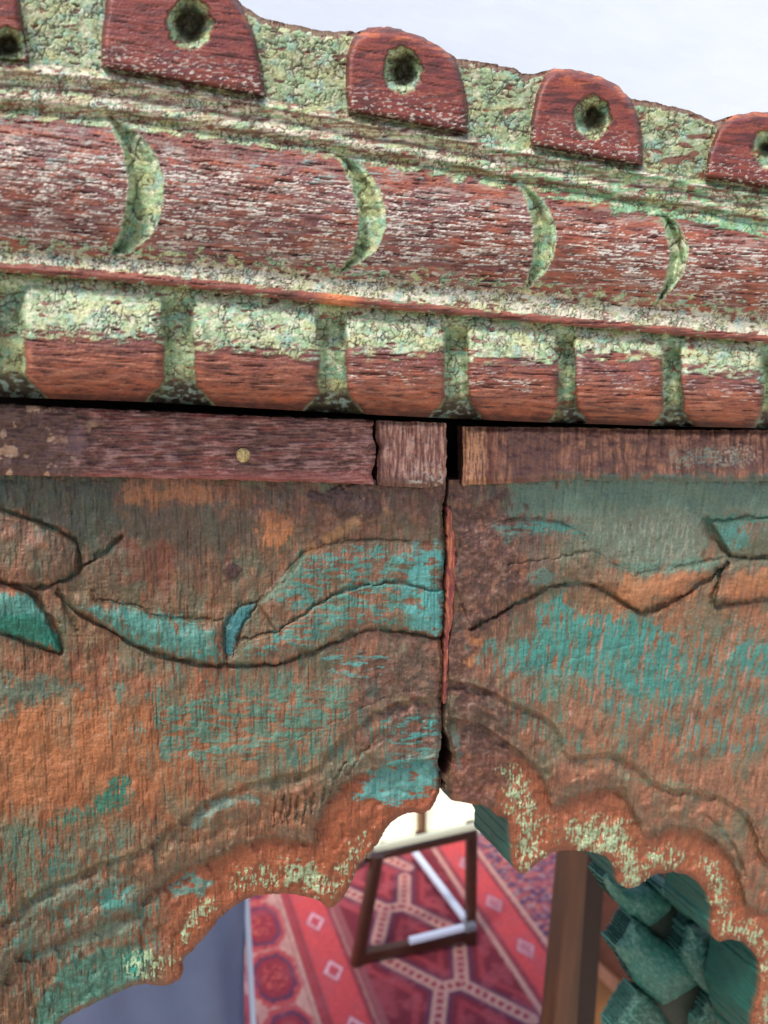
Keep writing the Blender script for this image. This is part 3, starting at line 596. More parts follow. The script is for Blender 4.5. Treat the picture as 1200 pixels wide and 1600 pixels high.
# turquoise paint
paint = np.zeros_like(X)
def paintit(poly, colr, dens, an, amp, thr, k=1.0):
    global C, paint
    m = blob(poly, 8, an, amp) * ss(thr - .12, thr + .06, an + dens * .5)
    C = mix(C, colr * (1 + .0), m * k); paint = np.maximum(paint, m)
paintit([(846, 935), (885, 925), (905, 960), (1015, 962), (1060, 1000), (1080, 1075), (1065, 1092), (960, 1080), (880, 1052), (800, 1052), (790, 1012), (835, 985)], tq, .45, vst, 22, .06, .95)
paintit([(700, 1000), (1290, 960), (1290, 1180), (1100, 1190), (900, 1100), (760, 1060)], tq, .0, vst, 20, .20, .7)
paintit([(1138, 1010), (1210, 1000), (1290, 1010), (1290, 1060), (1200, 1058), (1150, 1050)], tq, .4, vst, 18, .06, .9)
paintit([(440, 905), (478, 866), (540, 850), (694, 856), (694, 995), (620, 982), (560, 978), (480, 1015), (380, 1034), (375, 1004), (470, 964), (420, 940)], tq, .1, hst + .4 * vst, 14, .10, .8)
paintit([(625, 870), (660, 850), (695, 856), (695, 985), (640, 985), (625, 940)], tq_lt, .4, med + .5 * hst, 16, .04, .9)
paintit([(545, 1245), (575, 1215), (600, 1193), (640, 1185), (690, 1170), (690, 1225), (650, 1250), (600, 1256)], srgb((66, 168, 164)), .8, hst, 16, .0, .95)
paintit([(600, 1120), (694, 1110), (694, 1180), (600, 1190)], srgb((66, 160, 156)), .05, hst, 16, .14, .85)
paintit([(240, 1110), (300, 1085), (540, 1060), (560, 1110), (500, 1160), (400, 1190), (250, 1190)], srgb((88, 140, 122)), .12, hst + .3 * vst, 20, .08, .75)
paintit([(500, 1010), (600, 1000), (640, 1040), (560, 1070), (500, 1050)], tq_lt, -.1, hst, 14, .18, .8)
paintit([(-60, 1062), (60, 1055), (130, 1070), (60, 1100), (0, 1125), (-60, 1130)], srgb((92, 128, 112)), .5, vst, 16, .02, .7)
paintit([(140, 1256), (172, 1222), (206, 1208), (208, 1242), (190, 1262), (160, 1270)], tq_deep, .35, vst, 14, .02, .9)
paintit([(80, 1292), (100, 1268), (150, 1255), (160, 1265), (120, 1288)], tq_deep, .5, vst, 14, .05, .8)
paintit([(-60, 1290), (60, 1290), (80, 1360), (0, 1400), (-60, 1400)], srgb((84, 118, 96)), .2, vst, 16, .05, .6)
paintit([(0, 930), (45, 930), (68, 960), (92, 1000), (93, 1016), (40, 1000), (-60, 975), (-60, 925)], tq, 1.0, vst, 8, -.1, .85)
paintit([(-60, 955), (60, 960), (90, 1000), (92, 1016), (40, 1000), (-60, 972)], tq_deep, 1.0, vst, 8, -.1, .9)
paintit([(118, 948), (215, 948), (300, 968), (330, 980), (350, 1034), (270, 1024), (215, 1006), (170, 980)], tq, .5, vst, 14, .02, .85)
paintit([(352, 1018), (348, 988), (360, 960), (376, 945), (402, 941), (394, 957), (379, 976), (372, 1002), (360, 1026)], srgb((54, 128, 134)), 1.5, med, 3, -.3, .95)
paintit([(400, 948), (440, 905), (474, 858), (482, 870), (450, 915), (420, 945)], srgb((104, 132, 112)), .8, med, 5, -.1, .7)
paintit([(50, 1660), (60, 1560), (100, 1510), (190, 1468), (236, 1484), (220, 1530), (170, 1556), (110, 1590)], srgb((70, 122, 104)), .6, vst, 16, .0, .9)
paintit([(190, 1500), (215, 1485), (238, 1500), (215, 1535)], srgb((40, 140, 122)), .6, vst, 10, .0, .9)
paintit([(150, 1380), (202, 1385), (200, 1415), (170, 1435), (150, 1420)], tq, .6, med, 14, .0, .85)
paintit([(268, 1385), (300, 1360), (332, 1380), (318, 1398), (272, 1400)], tq, .6, med, 10, .0, .85)
paintit([(15, 1462), (35, 1462), (35, 1480), (18, 1480)], tq, 1, med, 6, -.1, .85)
paintit([(285, 1290), (300, 1272), (340, 1248), (400, 1243), (405, 1252), (350, 1262), (300, 1300)], srgb((120, 150, 136)), .6, med, 10, .0, .8)
paintit([(60, 1400), (140, 1375), (200, 1370), (200, 1385), (120, 1402), (60, 1430), (10, 1450)], srgb((126, 130, 110)), .4, med, 10, .0, .7)
paintit([(100, 1465), (190, 1435), (215, 1440), (200, 1462), (120, 1485), (60, 1500)], srgb((122, 140, 118)), .5, med, 10, .0, .7)
paintit([(770, 820), (850, 812), (905, 826), (915, 840), (870, 830), (810, 838), (790, 850)], tq, .6, hst, 10, .02, .8)
paintit([(820, 900), (860, 885), (880, 905), (840, 920)], srgb((110, 150, 140)), .3, med, 10, .02, .7)
paintit([(1115, 820), (1165, 815), (1172, 858), (1140, 862), (1118, 835)], srgb((86, 152, 142)), .4, vst, 8, .02, .85)
paintit([(1090, 808), (1105, 806), (1290, 796), (1290, 808), (1110, 820)], srgb((80, 140, 124)), .6, vst, 5, .0, .8)
paintit([(985, 880), (1130, 868), (1120, 890), (990, 898), (950, 884)], srgb((112, 150, 132)), .4, med, 8, .0, .7)
paintit([(700, 1120), (730, 1170), (720, 1210), (702, 1200)], srgb((70, 130, 124)), .0, med, 8, .1, .8)
paintit([(940, 1215), (1040, 1210), (1120, 1240), (1090, 1250), (1000, 1225)], srgb((120, 140, 112)), .1, med, 10, .1, .6)
D = D + .16 * paint * (1 - .4 * np.abs(hst))
C = mix(C, C * .78, (paint > .4) * ss(.12, .4, -g1))
# mauve crust by the crack
cr1 = blob([(706, 765), (800, 790), (830, 830), (800, 880), (830, 915), (760, 965), (722, 1040), (780, 1090), (812, 1170), (770, 1262), (700, 1250)], 12, med, 26)
cr2 = blob([(560, 1030), (620, 1000), (696, 1000), (696, 1180), (640, 1190), (600, 1130), (560, 1120)], 14, med, 26) * (1 - paint)
cr3 = blob([(480, 768), (560, 764), (590, 790), (560, 806), (520, 800), (500, 790)], 6, med, 14); cr4 = blob([(348, 888), (362, 880), (374, 890), (370, 905), (352, 905)], 4, med, 6)
cr5 = blob([(400, 762), (690, 765), (690, 830), (600, 826), (470, 840), (400, 790)], 14, med, 20) * .6
lump = .6 * fbm(X, Y, 9, 8, 120, 4, .65) + .6 * fbm(X, Y, 24, 22, 122, 4, .65); f1, e1, i1 = worley(X + spk * 4, Y + spk * 4, 11, 9, 6)
crust = np.clip(np.maximum.reduce([cr1, cr2 * .8, cr3, cr4, cr5]), 0, 1)
cc = mix(np.broadcast_to(srgb((104, 64, 54)), X.shape + (3,)), srgb((146, 104, 92)), ss(.0, .4, lump)); cc = mix(cc, srgb((76, 50, 48)), ss(.0, .4, -lump)); cc = mix(cc, srgb((168, 104, 78)), ss(.25, .45, fbm(X, Y, 20, 20, 121, 3)) * .6)
C = mix(C, cc, crust * (1 - .6 * paint) * .85)
C = mix(C, srgb((84, 56, 56)), np.clip(cr3 + cr4, 0, 1) * .7)
D = D * (1 - .4 * crust) + crust * (.8 * lump + .1 * (1 - f1)) + 1.0 * cr3 + 1.4 * cr4
# reddish bare edge to the border, pale green drips
bord = (1 - ss(-12, 4, s2)) * (Y > 1150)
edgez = 1 - ss(-62, -25, -(-edge_s) * -1) if False else ss(-70, -30, edge_s)
C = mix(C, srgb((172, 82, 42)), bord * np.where(isL, ss(230, 300, X), .75) * (1 - crust * .7) * .75 * (Y > 1180) * (1 - paint * .8))
C = mix(C, srgb((128, 54, 30)), bord * ss(-14, -2, edge_s) * .5 * ss(-.3, .3, med + .1))
drip = fbm(U, Y, 4.4, 19, 130, 3, .6); drip2 = fbm(X, Y, 16, 12, 131, 3)
def drips(poly, dens, k=1.0, soft=10):
    global C, D
    m = blob(poly, soft, drip2, 14) * ss(.02, .12, drip + drip2 * .6 + dens); c = mix(np.broadcast_to(srgb((176, 192, 146)), X.shape + (3,)), srgb((206, 212, 178)), ss(0, .4, spk))
    C = mix(C, c, m * k * .92); D = D + .35 * m
drips([(444, 1352), (460, 1345), (492, 1348), (497, 1372), (478, 1392), (452, 1378)], .40)
drips([(478, 1375), (510, 1370), (530, 1385), (528, 1402), (490, 1398)], .12)
drips([(350, 1370), (392, 1352), (438, 1352), (436, 1378), (420, 1390), (360, 1384)], -.06)
drips([(278, 1470), (285, 1448), (302, 1425), (318, 1402), (330, 1404), (328, 1428), (300, 1450), (288, 1472)], .22)
drips([(190, 1500), (205, 1488), (262, 1486), (275, 1500), (262, 1522), (225, 1530), (200, 1520)], .10)
drips([(528, 1355), (540, 1330), (566, 1298), (580, 1300), (560, 1350), (545, 1370), (530, 1372)], -.02)
drips([(782, 1205), (800, 1190), (822, 1226), (840, 1250), (838, 1300), (850, 1340), (812, 1356), (806, 1330), (812, 1270)], .10)
drips([(784, 1255), (812, 1255), (812, 1275), (790, 1272)], .0)
drips([(885, 1300), (905, 1285), (940, 1282), (985, 1310), (1000, 1345), (1004, 1376), (972, 1384), (962, 1350), (940, 1332), (895, 1320)], .22)
drips([(880, 1318), (890, 1290), (925, 1268), (980, 1285), (990, 1310), (940, 1320)], -.06)
drips([(1004, 1352), (1012, 1325), (1050, 1320), (1070, 1345), (1050, 1360), (1015, 1366)], -.03)
drips([(1086, 1350), (1095, 1330), (1118, 1345), (1140, 1385), (1148, 1430), (1190, 1450), (1200, 1480), (1190, 1490), (1150, 1462), (1125, 1460), (1118, 1420), (1108, 1385)], .0)
drips([(1190, 1480), (1215, 1500), (1215, 1600), (1184, 1600), (1195, 1540)], .12)
drips([(850, 1262), (862, 1270), (858, 1310), (848, 1310)], -.08)
# tan dirt with scarp shade painted in along terraces; browner in the cuts
C = mix(C, tan, (1 - ss(2, 15, np.abs(s1 + 2))) * ss(-.2, .25, med + .1) * .62 * np.where(isL, 1, .6)); C = mix(C, srgb((132, 104, 82)), (1 - ss(2, 17, np.abs(s2 - 5))) * ss(-.25, .2, med + .15) * .62 * (1 - crust * .6))
C = mix(C, srgb((92, 72, 52)), np.clip(incm * 1.1, 0, 1) * (.35 + .35 * ss(-.2, .3, med)))
C = mix(C, srgb((136, 112, 82)), blob([(90, 905), (180, 905), (240, 930), (350, 955), (345, 970), (240, 958), (150, 935), (130, 960), (170, 1000), (110, 1010), (96, 960)], 10, med, 10) * ss(-.2, .2, spk + med) * .5)
C = mix(C, srgb((186, 128, 84)), .7 * (1 - ss(3, 12, line_dist(X, Y, sm([(480, 862), (520, 838), (560, 812), (600, 800)]), 40)[0])) * ss(-.2, .2, med + .1))
# pink-white scratch lines in the right board
for x0_, y0_, x1_, y1_ in ((945, 960, 925, 1110), (1012, 985, 1000, 1080), (1048, 1015, 1040, 1060), (1092, 1060, 1066, 1200), (1150, 960, 1130, 1060), (1172, 1010, 1137, 1190), (893, 1080, 889, 1130), (848, 1040, 850, 1065)):
    d, t = line_dist(X + vst2 * 2, Y, np.array([(x0_, y0_), (x1_, y1_)], float)); m = (1 - ss(.6, 2.2, d)) * ss(-.25, .1, fbm(X, Y, 8, 18, 140, 2) + .1); C = mix(C, srgb((204, 134, 116)), m * .8); D = D - .25 * m
C = C * .82 * np.array([.92, 1.02, .98]); C = C * .92 + .08 * C.mean(-1, keepdims=True)
C = np.clip(C * (1 + .16 * spk + .12 * g3 + .08 * fbm(X, Y, 2.6, 2.6, 141, 1))[..., None], .004, 1)
leaf_names = {0: ('spandrel_board', None)}
RL = np.zeros(X.shape, int); k = 1
for i in (1, 2, 3, 4): leaf_names[k] = ('carved_leaf', 0); RL[(leafw == i)] = k; k += 1
leaf_names[k] = ('cusped_border', 0); RL[(s2 < 0) & (RL == 0)] = k
bl_ = X[0] < 712
cut = lambda a: a[:, bl_]
left = relief((cut(X), cut(Y)), boardL, cut(Hb), cut(D) * mm * .85, cut(C), cut(RL), leaf_names, frame, wood_mat, 0.030, (34, 92, 80))
left[0]['label'] = 'orange-brown left board with worn turquoise leaves beside the crack'
leaf_names = {0: ('spandrel_board', None)}; RR = np.zeros(X.shape, int); k = 1
for i in (5, 6, 7): leaf_names[k] = ('carved_leaf', 0); RR[(leafw == i)] = k; k += 1
leaf_names[k] = ('cusped_border', 0); RR[(s2 < 0) & (RR == 0)] = k
br_ = X[0] > 684
cut = lambda a: a[:, br_]
rightb = relief((cut(X), cut(Y)), boardR, cut(Hb), cut(D) * mm * .85, cut(C), cut(RR), leaf_names, frame, wood_mat, 0.038, (20, 76, 66))
rightb[0]['label'] = 'tan right board with turquoise brushed paint and pale green drips on its cusps'

# splinter of bare orange wood standing in the crack
sp = jitter([(699, 790), (705, 802), (711, 845), (713, 880), (709, 930), (705, 975), (700, 1010), (697, 1100), (693, 1100), (695, 1010), (698, 950), (699, 870), (699, 791)], 3.5, 9, 155)[:-1]
m_ = (X > 680) & (X < 730) & (Y > 770) & (Y < 1120)
c0 = (X[0] > 684) & (X[0] < 724); r0 = (Y[:, 0] > 780) & (Y[:, 0] < 1110)
sub = lambda a: a[r0][:, c0]
Cs = mix(np.broadcast_to(srgb((134, 72, 56)), X.shape + (3,)), srgb((190, 112, 80)), ss(-.1, .3, fbm(X, Y, 3, 40, 150, 3))); Cs = mix(Cs, srgb((120, 54, 56)), ss(.05, .3, fbm(X, Y, 4, 50, 151, 3)))
relief((sub(X), sub(Y)), sp, sub(0.0042 + 0 * X), sub(D) * mm * .4, sub(Cs), sub(np.zeros(X.shape, int)), {0: ('splinter', None)}, rightb[0], wood_mat, 0.012, (60, 30, 26))

# battens under the beam
ys3 = np.arange(600, 775, STEP); X, Y = np.meshgrid(xs, ys3)
def batten(name, outline, cfun, hmm, grain, round_px, seed, label=None, x0=None, x1=None, depth=0.0):
    k = (xs > x0 - 6) & (xs < x1 + 6); x, y = X[:, k], Y[:, k]
    g = fbm(x, y, *((40, 3.6) if grain == 'h' else (4, 40)), seed, 4, .6); gg = fbm(x, y, *((90, 8) if grain == 'h' else (9, 90)), seed + 1, 3)
    s = fbm(x, y, 4, 4, seed + 2, 3); m = fbm(x, y, 26, 20, seed + 3, 4)
    sd = poly_sdf(x, y, outline, True)[0]
    Cc, Dd = cfun(x, y, g, gg, s, m)
    Hh = hmm - round_px[1] * ss(-round_px[0], 0, sd) ** 2 + .9 * m + .5 * fbm(x, y, 70, 30, seed + 9, 3)
    Cc = np.clip(Cc * (1 + .15 * s)[..., None], .004, 1)
    o = relief((x, y), outline, Hh * mm, Dd * mm * .9, Cc, np.zeros(x.shape, int), {0: (name, None)}, frame, wood_mat, depth, (60, 44, 42))[0]
    if label: o['label'] = label
    return o
def c_left(x, y, g, gg, s, m):
    c = np.broadcast_to(srgb((120, 78, 70)), x.shape + (3,)).copy(); c = mix(c, srgb((170, 130, 124)), ss(.0, .35, g + .4 * m) * .85); c = mix(c, srgb((96, 64, 54)), ss(.0, .3, fbm(x, y, 70, 24, 166, 4)) * .6); c = mix(c, srgb((70, 40, 42)), ss(.03, .3, -g) * .85); c = mix(c, srgb((168, 96, 92)), ss(730, 745, y + 4 * m) * .5)
    c = mix(c, srgb((146, 74, 66)), ss(.1, .4, gg) * ss(60, 200, x) * .5); c = mix(c, srgb((176, 128, 124)), ss(.15, .35, fbm(x, y, 14, 4, 160, 3)) * ss(440, 560, x) * .6)
    grime_shade = (1 - ss(90, 160, x + m * 60)); c = mix(c, srgb((92, 68, 62)), grime_shade * .8); c = mix(c, srgb((196, 160, 132)), grime_shade * ss(.22, .36, fbm(x, y, 30, 24, 161, 4)) * .8)
    c = mix(c, srgb((120, 92, 98)), (1 - ss(8, 22, np.hypot((x - 120) / 1, (y - 690) / 1.5))) * .7)
    d = (.7 * g + .3 * gg + .15 * s) * (1 - grime_shade * .6) + grime_shade * .5 * m * 1.5 + .9 * (1 - ss(6, 22, np.hypot((x - 122), (y - 690) / 1.4)))
    return c, d
oLt = jitter([(-68, 628), (100, 637), (350, 648), (480, 653), (584, 657), (582, 682), (588, 700), (585, 722), (580, 740), (584, 757), (480, 753), (300, 748), (100, 744), (-68, 741)], 2.4, 12, 162)
bt = batten('batten', oLt, c_left, 7.6, 'h', (6, 1.2), 170, 'mauve-brown batten with a brass nail under the beam', -68, 590)
def c_mid(x, y, g, gg, s, m):
    c = np.broadcast_to(srgb((168, 118, 104)), x.shape + (3,)).copy(); c = mix(c, srgb((206, 164, 148)), ss(.0, .3, g) * .9); c = mix(c, srgb((104, 64, 58)), ss(.03, .3, -g) * .8)
    c = mix(c, srgb((120, 82, 76)), (1 - ss(594, 606, x + m * 12)) * .8); c = mix(c, srgb((96, 70, 62)), ss(738, 752, y + m * 10) * .7)
    c = mix(c, srgb((206, 196, 180)), ss(.3, .36, fbm(x, y, 7, 7, 163, 2)) * ss(.6, .9, (y - 660) / 90) * ss(630, 650, x) * .7)
    return c, .6 * g + .3 * gg + .2 * s
oM = jitter([(588, 657), (640, 659), (697, 661), (698, 700), (697, 735), (696, 758), (660, 762), (590, 758), (589, 722), (592, 700), (587, 682)], 2.0, 12, 164)
batten('batten', oM, c_mid, 6.8, 'v', (9, 2.0), 180, 'short pinkish end block of batten beside the dark gap', 580, 704)
def c_right(x, y, g, gg, s, m):
    c = np.broadcast_to(srgb((152, 106, 90)), x.shape + (3,)).copy(); c = mix(c, srgb((74, 48, 42)), ss(.1, .35, -gg) * .7); c = mix(c, srgb((186, 132, 104)), ss(-.05, .35, g + .3 * gg) * .7 * ss(720, 760, x)); c = mix(c, srgb((94, 66, 60)), ss(.05, .4, -g) * .6)
    c = mix(c, srgb((108, 74, 70)), ss(-.1, .3, m) * ss(760, 800, x) * .75); c = mix(c, srgb((112, 78, 74)), (ss(785, 800, x + 14 * m) * (1 - ss(850, 880, x + 10 * m))) * .7)
    c = mix(c, srgb((206, 150, 110)), (1 - ss(755, 765, x + m * 10)) * ss(-.2, .2, g) * .8); c = mix(c, srgb((110, 60, 52)), (1 - ss(3, 7, np.abs(x - 766 - m * 4))) * .8)
    c = mix(c, srgb((128, 150, 138)), blobn(x, y, 1110, 715, 60, 18, m) * ss(-.1, .2, g + s) * .8); c = mix(c, srgb((196, 176, 160)), blobn(x, y, 1150, 712, 40, 20, m) * ss(.1, .3, s + m) * .8)
    c = mix(c, srgb((88, 116, 106)), ss(736, 748, y + m * 12) * ss(820, 900, x) * .75); c = mix(c, srgb((168, 110, 88)), (1 - ss(3, 9, np.hypot(x - 776, (y - 715) / 3))) * .7)
    return c, .45 * g + .3 * gg + .25 * s + .8 * m * ss(770, 800, x)
def blobn(x, y, cx, cy, rx, ry, m): return 1 - ss(.7, 1.2, np.hypot((x - cx) / rx, (y - cy) / ry) + m * .6)
oR = jitter([(723, 666), (900, 668), (1060, 672), (1284, 672), (1284, 752), (1100, 753), (900, 750), (800, 755), (740, 757), (722, 760), (724, 720)], 2.0, 12, 165)
batten('batten', oR, c_right, 6.6, 'v', (12, 2.6), 190, 'broad brown batten right of the dark gap', 716, 1284)
# brass nail head
nc = np.array([float(v) for v in on_wall(380, 711, 0.0076)]); V = []; Fq = []
brass = mat('brass', 0.32, 0.5, (214, 190, 134), .9, (1400, 1400, 1400), 4, .0012, cvar=.45); brass.node_tree.nodes['Principled BSDF'].inputs['Metallic'].default_value = .6
rings, seg = 7, 28
for i in range(rings):
    a = i / (rings - 1) * math.pi / 2
    for j in range(seg):
        b = j / seg * 2 * math.pi; r = 0.00235 * math.sin(a) * (1 + .04 * math.sin(3 * b + 1))
        V.append((nc[0] + r * math.cos(b), nc[1] - 0.0009 * math.cos(a) - .0002, nc[2] + r * math.sin(b)))
for i in range(rings - 1):
    for j in range(seg): Fq.append([i * seg + j, i * seg + (j + 1) % seg, (i + 1) * seg + (j + 1) % seg, (i + 1) * seg + j])
mesh_obj('nail_head', np.array(V), Fq, None, brass, bt)

# near-black sheet added as the shade in joint, crack and under the beam
def slab(name, px_poly, h_front, h_back, colr, parent, material=None, rough=.8):
    n = len(px_poly); p = np.array(px_poly, float); a = np.stack(on_wall(p[:, 0], p[:, 1], h_front), -1); b = a.copy(); b[:, 1] = Y0 - h_back
    faces = [list(range(n))[::-1], list(range(n, 2 * n))] + [[i, (i + 1) % n, n + (i + 1) % n, n + i] for i in range(n)]
    return mesh_obj(name, np.concatenate([a, b]), faces, None, material or mat(name + '_paint', rough, .2, colr, .4, (300, 300, 300)), parent, False)
slab('gap_shade_sheet', [(-60, 560), (1280, 600), (1280, 735), (735, 735), (722, 1235), (712, 1252), (690, 1222), (655, 1240), (655, 735), (-60, 735)], -0.020, -0.032, (22, 17, 15), frame)

# ------------------------------------------------------------------ plastered wall behind and above the beam
wall_m = mat('white_plaster', .85, .2, (232, 240, 252), .25, (25, 25, 60), 8, .002, cvar=.02)
nx_, nz_ = 120, 60
ux = np.linspace(-1.2, 2.6, nx_); uz = np.linspace(1.50, 3.2, nz_); UX, UZ = np.meshgrid(ux, uz)
yy_ = 0.42 + 0.0006 * fbm(UX * 100, UZ * 100, 20, 12, 200, 3)
V = np.stack([UX, yy_, UZ], -1).reshape(-1, 3); vid = np.arange(nx_ * nz_).reshape(nz_, nx_); Q = np.stack([vid[:-1, :-1], vid[:-1, 1:], vid[1:, 1:], vid[1:, :-1]], -1).reshape(-1, 4)
# back and bottom so that the wall has thickness
Vb = V.copy(); Vb[:, 1] += .12; off = len(V); Qb = Q[:, ::-1] + off; bot_e = np.stack([vid[0, 1:], vid[0, :-1], vid[0, :-1] + off, vid[0, 1:] + off], -1)
o = mesh_obj('wall', np.concatenate([V, Vb]), np.concatenate([Q, Qb, bot_e]), None, wall_m); o['kind'] = 'structure'

# ------------------------------------------------------------------ room seen through the arch
floor_m = mat('stone_floor', .6, .3, (190, 178, 160), .3, (8, 8, 8), 6, .002, cvar=.08)
o = mesh_obj('floor', np.array([(-30, -30, 0), (30, -30, 0), (30, 30, 0), (-30, 30, 0)], float), [[0, 1, 2, 3]], None, floor_m, None, False); o['kind'] = 'structure'

# rug, woven pattern in rug coordinates: s across, t along (metres)
ZR = 0.012
sg = np.arange(0.20, 1.75, 0.0042); tg = np.arange(1.0, 2.12, 0.0042); S_, T_ = np.meshgrid(sg, tg)
XR = S_ + .08 * (T_ - 1.7); a_ = S_ * 1000; b_ = T_ * 1000
n1 = fbm(a_, b_, 14, 9, 301, 3); n2 = fbm(a_, b_, 60, 60, 302, 3)
crim = srgb((118, 40, 52)); pink = srgb((214, 82, 84)); crm = srgb((204, 158, 146)); purp = srgb((84, 56, 84)); rose = srgb((168, 66, 72)); orange = srgb((214, 116, 92)); navy = srgb((70, 66, 98))
Cr = np.broadcast_to(crim, S_.shape + (3,)).copy()
Cr = mix(Cr, rose, ss(.0, .3, n2) * .6)
def band(s0, s1, c, k=1.0):
    global Cr
    Cr = mix(Cr, c, (1 - ss(-.002, .002, np.abs(S_ - (s0 + s1) / 2) - (s1 - s0) / 2 + n1 * .003)) * k)
# outer border left (medallions), and its mirror on the far side
def medallions(sc, wid, per, ph, base, inner, core, lat):
    global Cr
    m = np.abs(S_ - sc) < wid
    tt = (T_ - ph) / per; tt = (tt - np.round(tt)) * per
    oct_ = np.maximum(np.abs(S_ - sc) / (wid * .86), np.abs(tt) / (per * .45)); oct2 = (np.abs(S_ - sc) / (wid * .86) + np.abs(tt) / (per * .45)) / 1.5
    o = np.maximum(oct_, oct2) + n1 * .09
    Cr = mix(Cr, lat, m * 1.0); Cr = mix(Cr, base, m * (1 - ss(1.06, 1.14, o)))
    Cr = mix(Cr, purp, m * (1 - ss(.86, .95, o))); Cr = mix(Cr, inner, m * (1 - ss(.68, .8, o)) ); Cr = mix(Cr, core, m * ss(.0, .3, n1 + .3 * n2) * (1 - ss(.5, .6, o)))
medallions(.515, .062, .19, 1.70, srgb((190, 78, 80)), srgb((150, 50, 62)), srgb((200, 92, 80)), crm)
medallions(.36, .09, .155, 1.78, srgb((170, 70, 84)), srgb((110, 54, 80)), srgb((190, 92, 90)), srgb((200, 150, 150)))
band(.578, .590, crm); band(.590, .607, rose); band(.607, .615, srgb((150, 70, 76)))
band(.615, .697, pink); band(.697, .708, srgb((140, 60, 70))); band(.708, .716, crm, .6); band(.716, .735, srgb((150, 86, 90)))
band(1.082, 1.098, crm); band(1.098, 1.112, srgb((150, 66, 76))); band(1.112, 1.200, pink); band(1.200, 1.212, srgb((140, 66, 76))); band(1.212, 1.228, crm)
out = S_ > 1.228
Cr = mix(Cr, navy, out * .9); Cr = mix(Cr, srgb((156, 84, 92)), out * ss(.0, .18, fbm(a_, b_, 34, 30, 303, 2))); Cr = mix(Cr, srgb((196, 112, 100)), out * ss(.2, .3, fbm(a_, b_, 26, 22, 304, 2)) * .8); Cr = mix(Cr, srgb((170, 150, 156)), out * ss(.25, .33, fbm(a_, b_, 22, 18, 305, 2)) * .7)
def diamonds(sc, hw, per, ph, colr, inner):
    global Cr
    tt = (T_ - ph) / per; tt = (tt - np.round(tt)) * per
    d = np.abs(S_ - sc) / hw + np.abs(tt) / (hw * 1.5) + n1 * .1
    Cr = mix(Cr, srgb((190, 74, 90)), (1 - ss(1.15, 1.3, d)) * .8); Cr = mix(Cr, colr, 1 - ss(.92, 1.02, d)); Cr = mix(Cr, inner, 1 - ss(.55, .65, d))
diamonds(.657, .026, .186, 1.862, srgb((232, 186, 196)), srgb((200, 76, 90))); diamonds(1.156, .028, .186, 1.78, srgb((206, 150, 160)), srgb((190, 120, 134)))
# ladder lattice of the field
def F2(px, py): q = on_floor(px, py, ZR); return (float(q[0] - .08 * (q[1] - 1.7)), float(q[1]))
J = F2(712, 1540); arms = [F2(718, 1478), F2(604, 1500), F2(830, 1592), F2(682, 1610)]
Jc = [F2(690, 1543), F2(722, 1537)]
J1 = F2(622, 1418); off = (J1[0] - J[0], J1[1] - J[1])
lad = []
for k in (-2, -1, 0, 1, 2):
    o_ = (off[0] * k, off[1] * k)
    lad += [((Jc[1][0] + o_[0], Jc[1][1] + o_[1]), (arms[0][0] + o_[0], arms[0][1] + o_[1])), ((Jc[0][0] + o_[0], Jc[0][1] + o_[1]), (arms[1][0] + o_[0], arms[1][1] + o_[1])),
            ((Jc[1][0] + o_[0], Jc[1][1] + o_[1]), (arms[2][0] + o_[0], arms[2][1] + o_[1])), ((Jc[0][0] + o_[0], Jc[0][1] + o_[1]), (arms[3][0] + o_[0], arms[3][1] + o_[1])), ((Jc[0][0] + o_[0], Jc[0][1] + o_[1]), (Jc[1][0] + o_[0], Jc[1][1] + o_[1]))]
fld = (S_ > .735) & (S_ < 1.082); ld = np.full(S_.shape, 9.0); lt = np.zeros(S_.shape)
for a, b in lad:
    d, _, _, t = seg_near(S_, T_, a, b); ln = math.hypot(b[0] - a[0], b[1] - a[1]); k = d < ld; ld = np.where(k, d, ld); lt = np.where(k, t * ln, lt)
Cr = mix(Cr, purp, fld * (1 - ss(.026, .034, ld)) * .8); Cr = mix(Cr, srgb((196, 78, 84)), fld * (1 - ss(.004, .012, np.abs(ld - .052))) * .5)
Cr = mix(Cr, crm, fld * (1 - ss(.0165, .020, ld + n1 * .002)))
sq = (np.abs((lt / .0215) - np.round(lt / .0215)) < .28) & (ld < .0075); Cr = mix(Cr, srgb((150, 50, 66)), fld * sq * 1.0)
Cr = mix(Cr, srgb((150, 84, 96)), .18 + .25 * ss(.0, .4, n2))
Cr = np.clip(Cr * .9 * (1 + .2 * n1 + .08 * n2)[..., None], .004, 1)
rug_m = mat('wool_rug', .9, .1, None, .5, (500, 500, 500), 4, .002, cvar=.08)
V = np.stack([XR, T_, ZR + .0006 * n1], -1).reshape(-1, 3); ny_, nx_ = S_.shape; vid = np.arange(ny_ * nx_).reshape(ny_, nx_)
Q = np.stack([vid[:-1, :-1], vid[:-1, 1:], vid[1:, 1:], vid[1:, :-1]], -1).reshape(-1, 4)
ring = np.concatenate([vid[0, :], vid[1:, -1], vid[-1, :-1][::-1], vid[1:-1, 0][::-1]]); off_ = len(V); Vs = V[ring].copy(); Vs[:, 2] = 0.001; nr = len(ring)
Qs = np.stack([ring, off_ + np.arange(nr), off_ + (np.arange(nr) + 1) % nr, np.roll(ring, -1)], -1)
Ca = Cr.reshape(-1, 3)
rug = mesh_obj('rug', np.concatenate([V, Vs]), np.concatenate([Q, Qs]), np.concatenate([Ca, Ca[ring]]), rug_m)
rug['label'] = 'crimson and pink woven rug with cream ladder lattice on the floor behind the arch'; rug['category'] = 'rug'

